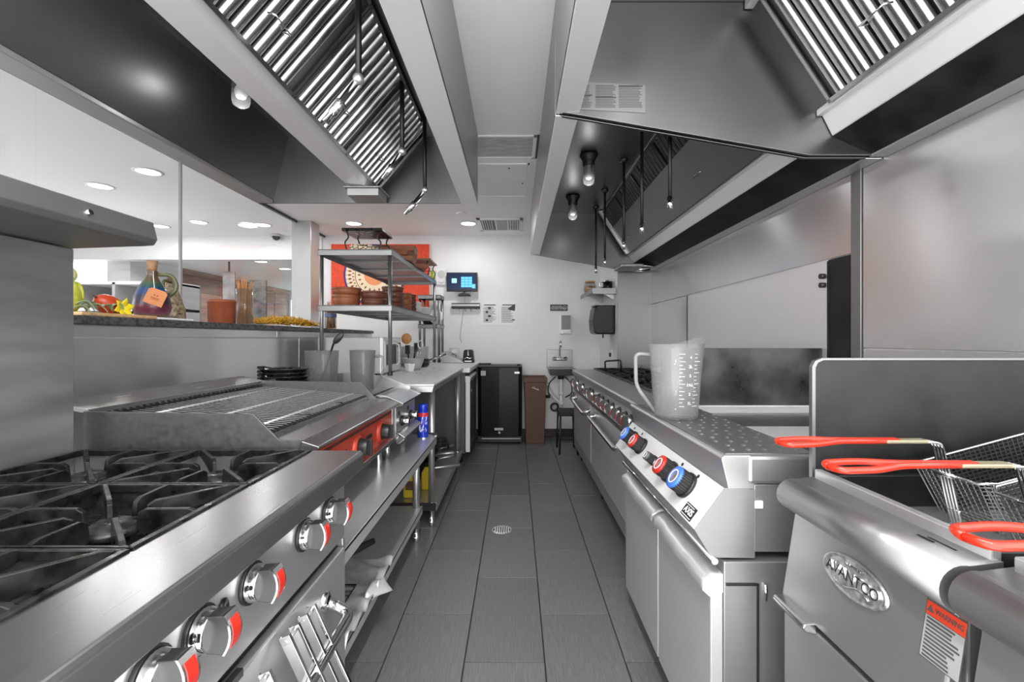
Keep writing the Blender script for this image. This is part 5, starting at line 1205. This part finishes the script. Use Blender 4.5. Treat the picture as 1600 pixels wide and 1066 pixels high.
# top: vented sheet and plate
B(.55, G0+.012, .926, .785, 2.08, .929).build('vented_sheet', RACKST, t, bev=.001)
b = MB(); random.seed(6)
for i in range(5):
    for j in range(17):
        x = .578+.044*i+(.012 if j % 2 else 0); y = G0+.05+.05*j; b.prism([(x, .929), (x+.009, .929), (x+.009, .932)], 'y', y-.006, y+.006)
b.build('louvre_bumps', STEELX, t, kind='stuff')
b = MB().box(.785, 1.42, .87, 1.34, 2.05, .898).build('griddle_plate', GRIMY, t, bev=.002)
B(.785, 1.40, .87, 1.345, 1.58, .925).build('near_rail', PALEST, t, bev=.002); B(.785, 1.24, .87, 1.345, 1.40, .895).build('front_trough', DARKST, t)
B(.785, 2.03, .88, 1.345, 2.05, .93).build('far_rail', PALEST, t, bev=.002); B(1.345, G0+.02, .87, 1.37, 2.06, 1.0).build('back_rail', STEELY, t)
B(.66, 2.055, .90, 1.385, 2.075, 1.186).build('divider_splash', mat('sooty_steel', .085, .40, .6, (7, .6, .15), .1), t, bev=.002, label='dark sooty splash plate at the far end')
# measuring pitcher
t = pitcher('large_measuring_pitcher', 'large clear measuring pitcher with printed scale standing on the griddle', (.605, 1.72, .934), .078, .099, .272, PI-.12, POLY, 40, .25)
b = MB(); b2 = MB()
for k in range(15):
    z = .05+k*.0135; f_ = z/.272; r = .078+(.099-.078)*f_+.0015
    for a, w in ((-1.78, .22 if k % 2 == 0 else .12), (-1.18, .30 if k % 3 == 0 else .14)):
        b.add([(r*math.cos(a), r*math.sin(a), z), (r*math.cos(a+w), r*math.sin(a+w), z), (r*math.cos(a+w), r*math.sin(a+w), z+.0015), (r*math.cos(a), r*math.sin(a), z+.0015)], [(0, 1, 2, 3)])
b.build('scale_marks', WPLAS, t, kind='stuff')
for k, s in enumerate(('1L', '2', '1', '3', '1\u00bdL', '2L', '4', '2\u00bdL', '3L', '6')[:8]):
    z = .06+k*.026; r = .078+(.021)*(z/.272)+.003; a = -1.42; text('scale_number', s, .013, (.605+r*math.cos(a), 1.72+r*math.sin(a), .934+z), (-math.sin(a), math.cos(a), 0), (0, 0, 1), WPLAS, t) if False else None
for k, s in enumerate(('1L', '2', '1\u00bdL', '3', '2L', '4')):
    z = .062+k*.033; r = .078+.021*(z/.272)+.0025; a = -1.36; text('scale_number', s, .015, (r*math.cos(a), r*math.sin(a), z), (-math.sin(a), math.cos(a), 0), (0, 0, 1), WPLAS, t)

# ================================================================== fryers
def fryer(label, y0, y1, group='floor fryers'):
    t = thing('deep_fryer', label, 'fryer', (1.0, (y0+y1)/2, 0), group=group)
    B(.665, y0+.004, .10, 1.36, y1-.004, .84).build('body', STEELX, t, bev=.003)
    # rolled front edge and top plate
    prof = [(.715, .902), (.665, .896)]+[(.657+.037*math.cos(a), .861+.036*math.sin(a)) for a in [1.45+i*(3.3/12) for i in range(13)]]+[(.66, .84), (.715, .84)]
    MB().prism(prof, 'y', y0+.002, y1-.002, True).build('rolled_front', mat('roll_steel', .30, .42, .9) if 'roll_steel' not in bpy.data.materials else bpy.data.materials['roll_steel'], t)
    fp_ = MB().prism([(.660, .838), (.627, .628), (.640, .624), (.672, .835)], 'y', y0+.012, y1-.012).build('front_panel', STEELX, t, bev=.004)
    d = B(.632, y0+.012, .10, .664, y1-.012, .612).build('door', STEELX, t, bev=.004)
    MB().prism([(.632, .606), (.607, .612), (.602, .622), (.606, .630), (.632, .632)], 'y', y1-.13, y1-.016).build('door_handle', BRIGHT, d, bev=.003)
    B(.705, y0+.01, .896, .722, y1-.01, .922).build('tank_rim', STEELY, t, bev=.003)
    for a in ((.722, y0+.012, 1.34, y0+.03), (.722, y1-.03, 1.34, y1-.012)): B(a[0], a[1], .66, a[2], a[3], .912).build('tank_wall', DARKST, t, bev=.002)
    B(.722, y0+.03, .66, .735, y1-.03, .898).build('tank_front', DARKST, t); B(1.30, y0+.012, .66, 1.36, y1-.012, .98).build('flue', GRIMY, t, bev=.003)
    B(.735, y0+.03, .655, 1.30, y1-.03, .72).build('oil', mat('dark_oil', (.02, .016, .010), .12) if 'dark_oil' not in bpy.data.materials else bpy.data.materials['dark_oil'], t)
    for y in (y0+.06, y1-.06):
        for x in (.70, 1.28): MB().cyl((x, y, 0), (x, y, .10), .022, n=12).build('leg', CHROME, t)
    MB().tube([(1.28, y0+.02, 1.02), (1.28, y1-.02, 1.02)], .005, 8).build('basket_hanger', CHROME, t)
    return t, fp_
f1, fp1 = fryer('steel deep fryer with oval badge and red warning label', .665, 1.085)
f2, fp2 = fryer('nearest steel deep fryer at the right edge, partly out of view', .235, .655)
sp = MB()
rc2 = [(.712, .885), (1.385, .885), (1.385, 1.178), (.728, 1.178), (.718, 1.174), (.712, 1.162)]
sp.prism(rc2, 'y', 1.090, 1.096); sp.build('splash_guard', DARKST, f1, bev=.001, label='tall dark splash guard plate')
MB().prism([(.708, .885), (.716, .885), (.716, 1.160), (.722, 1.172), (.735, 1.178), (1.385, 1.178), (1.385, 1.183), (.732, 1.183), (.715, 1.176), (.708, 1.162)], 'y', 1.087, 1.099).build('guard_edge', RACKST, f1)
u = Vector((0, -1, 0)); v = (Vector((.660, 0, .838))-Vector((.627, 0, .628))).normalized(); n = u.cross(v)
def on_panel(y, z, off=0.0):
    x = .627+(z-.628)*(.033/.21); return Vector((x, y, z))+n*off
# oval badge
c = on_panel(.872, .768); M_ = Matrix((u, v, n)).transposed().to_4x4(); M_.translation = c
bd = MB().lathe([(0, .0045), (.80, .0045), (.86, .0035), (.92, .006), (.97, .006), (1.0, .001)], n=40).xf(M_ @ Matrix.Diagonal((.083, .037, 1, 1))).build('oval_badge', mat('cast_badge', .50, .42, .9, (90, .3, .15), .4), f1)
tx = text('badge_lettering', 'AVANTCO', .0285, c+n*.0045, u, v, CHROME, bd, .0016, .98)
text('badge_lettering', 'EQUIPMENT', .0085, c+n*.0045+v*.0215, u, v, CHROME, bd, .001)
MB().tube([c+n*.0055+u*(-.045+.09*k/14)+v*(-.018-.006*math.sin(2*PI*k/14)) for k in range(15)], .0016, 6).build('badge_swash', CHROME, bd)
# warning label
c = on_panel(.692, .772, .0004)
wl_ = prints('warning_label', c, u, v, [(-.033, -.045, .033, .045)], INK, f1, .0006)
prints('label_face', c+n*.0003, u, v, [(-.0315, -.0435, .0315, .0215)], mat('label_paper', .26, .6), wl_, .0006)
prints('label_band', c+n*.0003, u, v, [(-.0315, .0225, .0315, .0435)], mat('label_orange', (.50, .035, .010), .5), wl_, .0006)
text('lettering', 'WARNING', .0118, c+n*.0010+v*.033+u*.0065, u, v, INK, wl_, .0003, .80)
b = MB(); o_ = c+n*.0013+v*.033-u*.0245
b.add([o_-u*.006-v*.005, o_+u*.006-v*.005, o_+v*.006], [(0, 1, 2)]); b.build('warning_triangle', INK, wl_)
random.seed(12)
prints('label_print', c+n*.0006, u, v, [(-.028, .0165-.0058*k, .028-random.random()*.022, .0195-.0058*k) for k in range(11)], INK2, wl_, .0006)
# etched mark on the top plate
prints('etched_mark', (.690, .74, .8985), (0, -1, 0), (1, 0, .02), [(-.03, -.012, .0, -.008), (-.02, -.004, .03, .0), (-.03, .004, .01, .008)], DARKST, f1, .0006)

def basket(label, y, xf_=.905, z=.945, tilt=.26):
    """wire frying basket hung in the tank: mesh tilted up to the back, handle level toward the aisle"""
    t = thing('fry_basket', label, 'basket', (xf_, y, z), local=True, group='wire fry baskets')
    L_, W_, D_ = .34, .083, .15
    R = Matrix.Rotation(-tilt, 4, 'Y')
    def sec(zz): f_ = -zz/D_; return .030*f_, L_-.02*f_, W_-.010*f_       # x front, x back, half width
    b = MB()
    for k in range(1, 19):
        zz = -D_*k/18; x0, x1, w = sec(zz); c_ = .018
        b.tube([(x0+c_, -w, zz), (x1-c_, -w, zz), (x1, -w+c_, zz), (x1, w-c_, zz), (x1-c_, w, zz), (x0+c_, w, zz), (x0, w-c_, zz), (x0, -w+c_, zz)], .0014, 4, closed=True)
    x0b, x1b, wb_ = sec(-D_); x0t, x1t, wt_ = sec(0)
    for k in range(30):
        f_ = (k+.5)/30; xt = x0t+(x1t-x0t)*f_; xb = x0b+(x1b-x0b)*f_
        b.tube([(xt, -wt_, 0), (xb, -wb_, -D_), (xb, wb_, -D_), (xt, wt_, 0)], .0014, 4)
    for k in range(13):
        f_ = -1+2*(k+.5)/13; b.tube([(x0t, wt_*f_, 0), (x0b, wb_*f_, -D_), (x1b, wb_*f_, -D_), (x1t, wt_*f_, 0)], .0014, 4)
    b.xf(R); b.build('wire_mesh', mat('mesh_wire', .22, .38, 1) if 'mesh_wire' not in bpy.data.materials else bpy.data.materials['mesh_wire'], t, kind='stuff')
    MB().tube([(.02, -wt_, 0), (x1t-.02, -wt_, 0), (x1t, -wt_+.02, 0), (x1t, wt_-.02, 0), (x1t-.02, wt_, 0), (.02, wt_, 0), (0, wt_-.02, 0), (0, -wt_+.02, 0)], .0032, 8, closed=True).xf(R).build('rim', CHROME, t)
    for s in (-1.5, -.5, .5, 1.5):
        o = s*.0075; MB().tube(arc([(.028, o, -.14), (-.004, o, .0), (-.022, o, .068), (-.05, o, .070)], .012, 4), .0026, 8).build('handle_wire', CHROME, t)
    MB().tube([(-.006, -.018, .0), (-.006, .018, .0)], .005, 8).build('front_hook', CHROME, t); MB().tube([(.014, -.016, -.075), (.014, .016, -.075)], .003, 8).build('cross_wire', CHROME, t)
    MB().prism([(-.045, .0665), (-.135, .0665), (-.135, .0735), (-.045, .0735)], 'y', -.012, .012).build('handle_shank', mat('tan_shank', (.40, .36, .24), .35, .6) if 'tan_shank' not in bpy.data.materials else bpy.data.materials['tan_shank'], t, bev=.002)
    g = MB()
    for s in (-1, 1):
        g.tube(arc([(-.105, s*.005, .0705), (-.235, s*.006, .0705), (-.285, s*.027, .069), (-.345, s*.024, .0665), (-.352, 0, .066)], .04, 6), .0058, 10)
    g.build('red_grip', REDG, t, label='red vinyl grip bent in a loop')
    return t
b1 = basket('farther wire fry basket with red grip, hanging in the first fryer', .955)
dup(b1, (.885, .775, .945), 'middle wire fry basket with red grip, nearest the warning label side')
dup(b1, (.88, .535, .93), 'nearest wire fry basket with red grip at the right edge of view')
b = MB(); random.seed(15)
for k in range(90):
    p = Vector((.93+random.random()*.26, .475+random.random()*.11, .84+random.random()*.05)); a = random.random()*2*PI; e_ = random.random()*.6-.2; l = .05+random.random()*.03
    b.tube([p, p+Vector((math.cos(a)*math.cos(e_), math.sin(a)*math.cos(e_)*.4, math.sin(e_)))*l], .0045, 4)
tag(b.build('french_fries', mat('fried_potato', (.60, .30, .06), .6)), 'golden fries lying in the nearest basket', 'fries', kind='stuff')
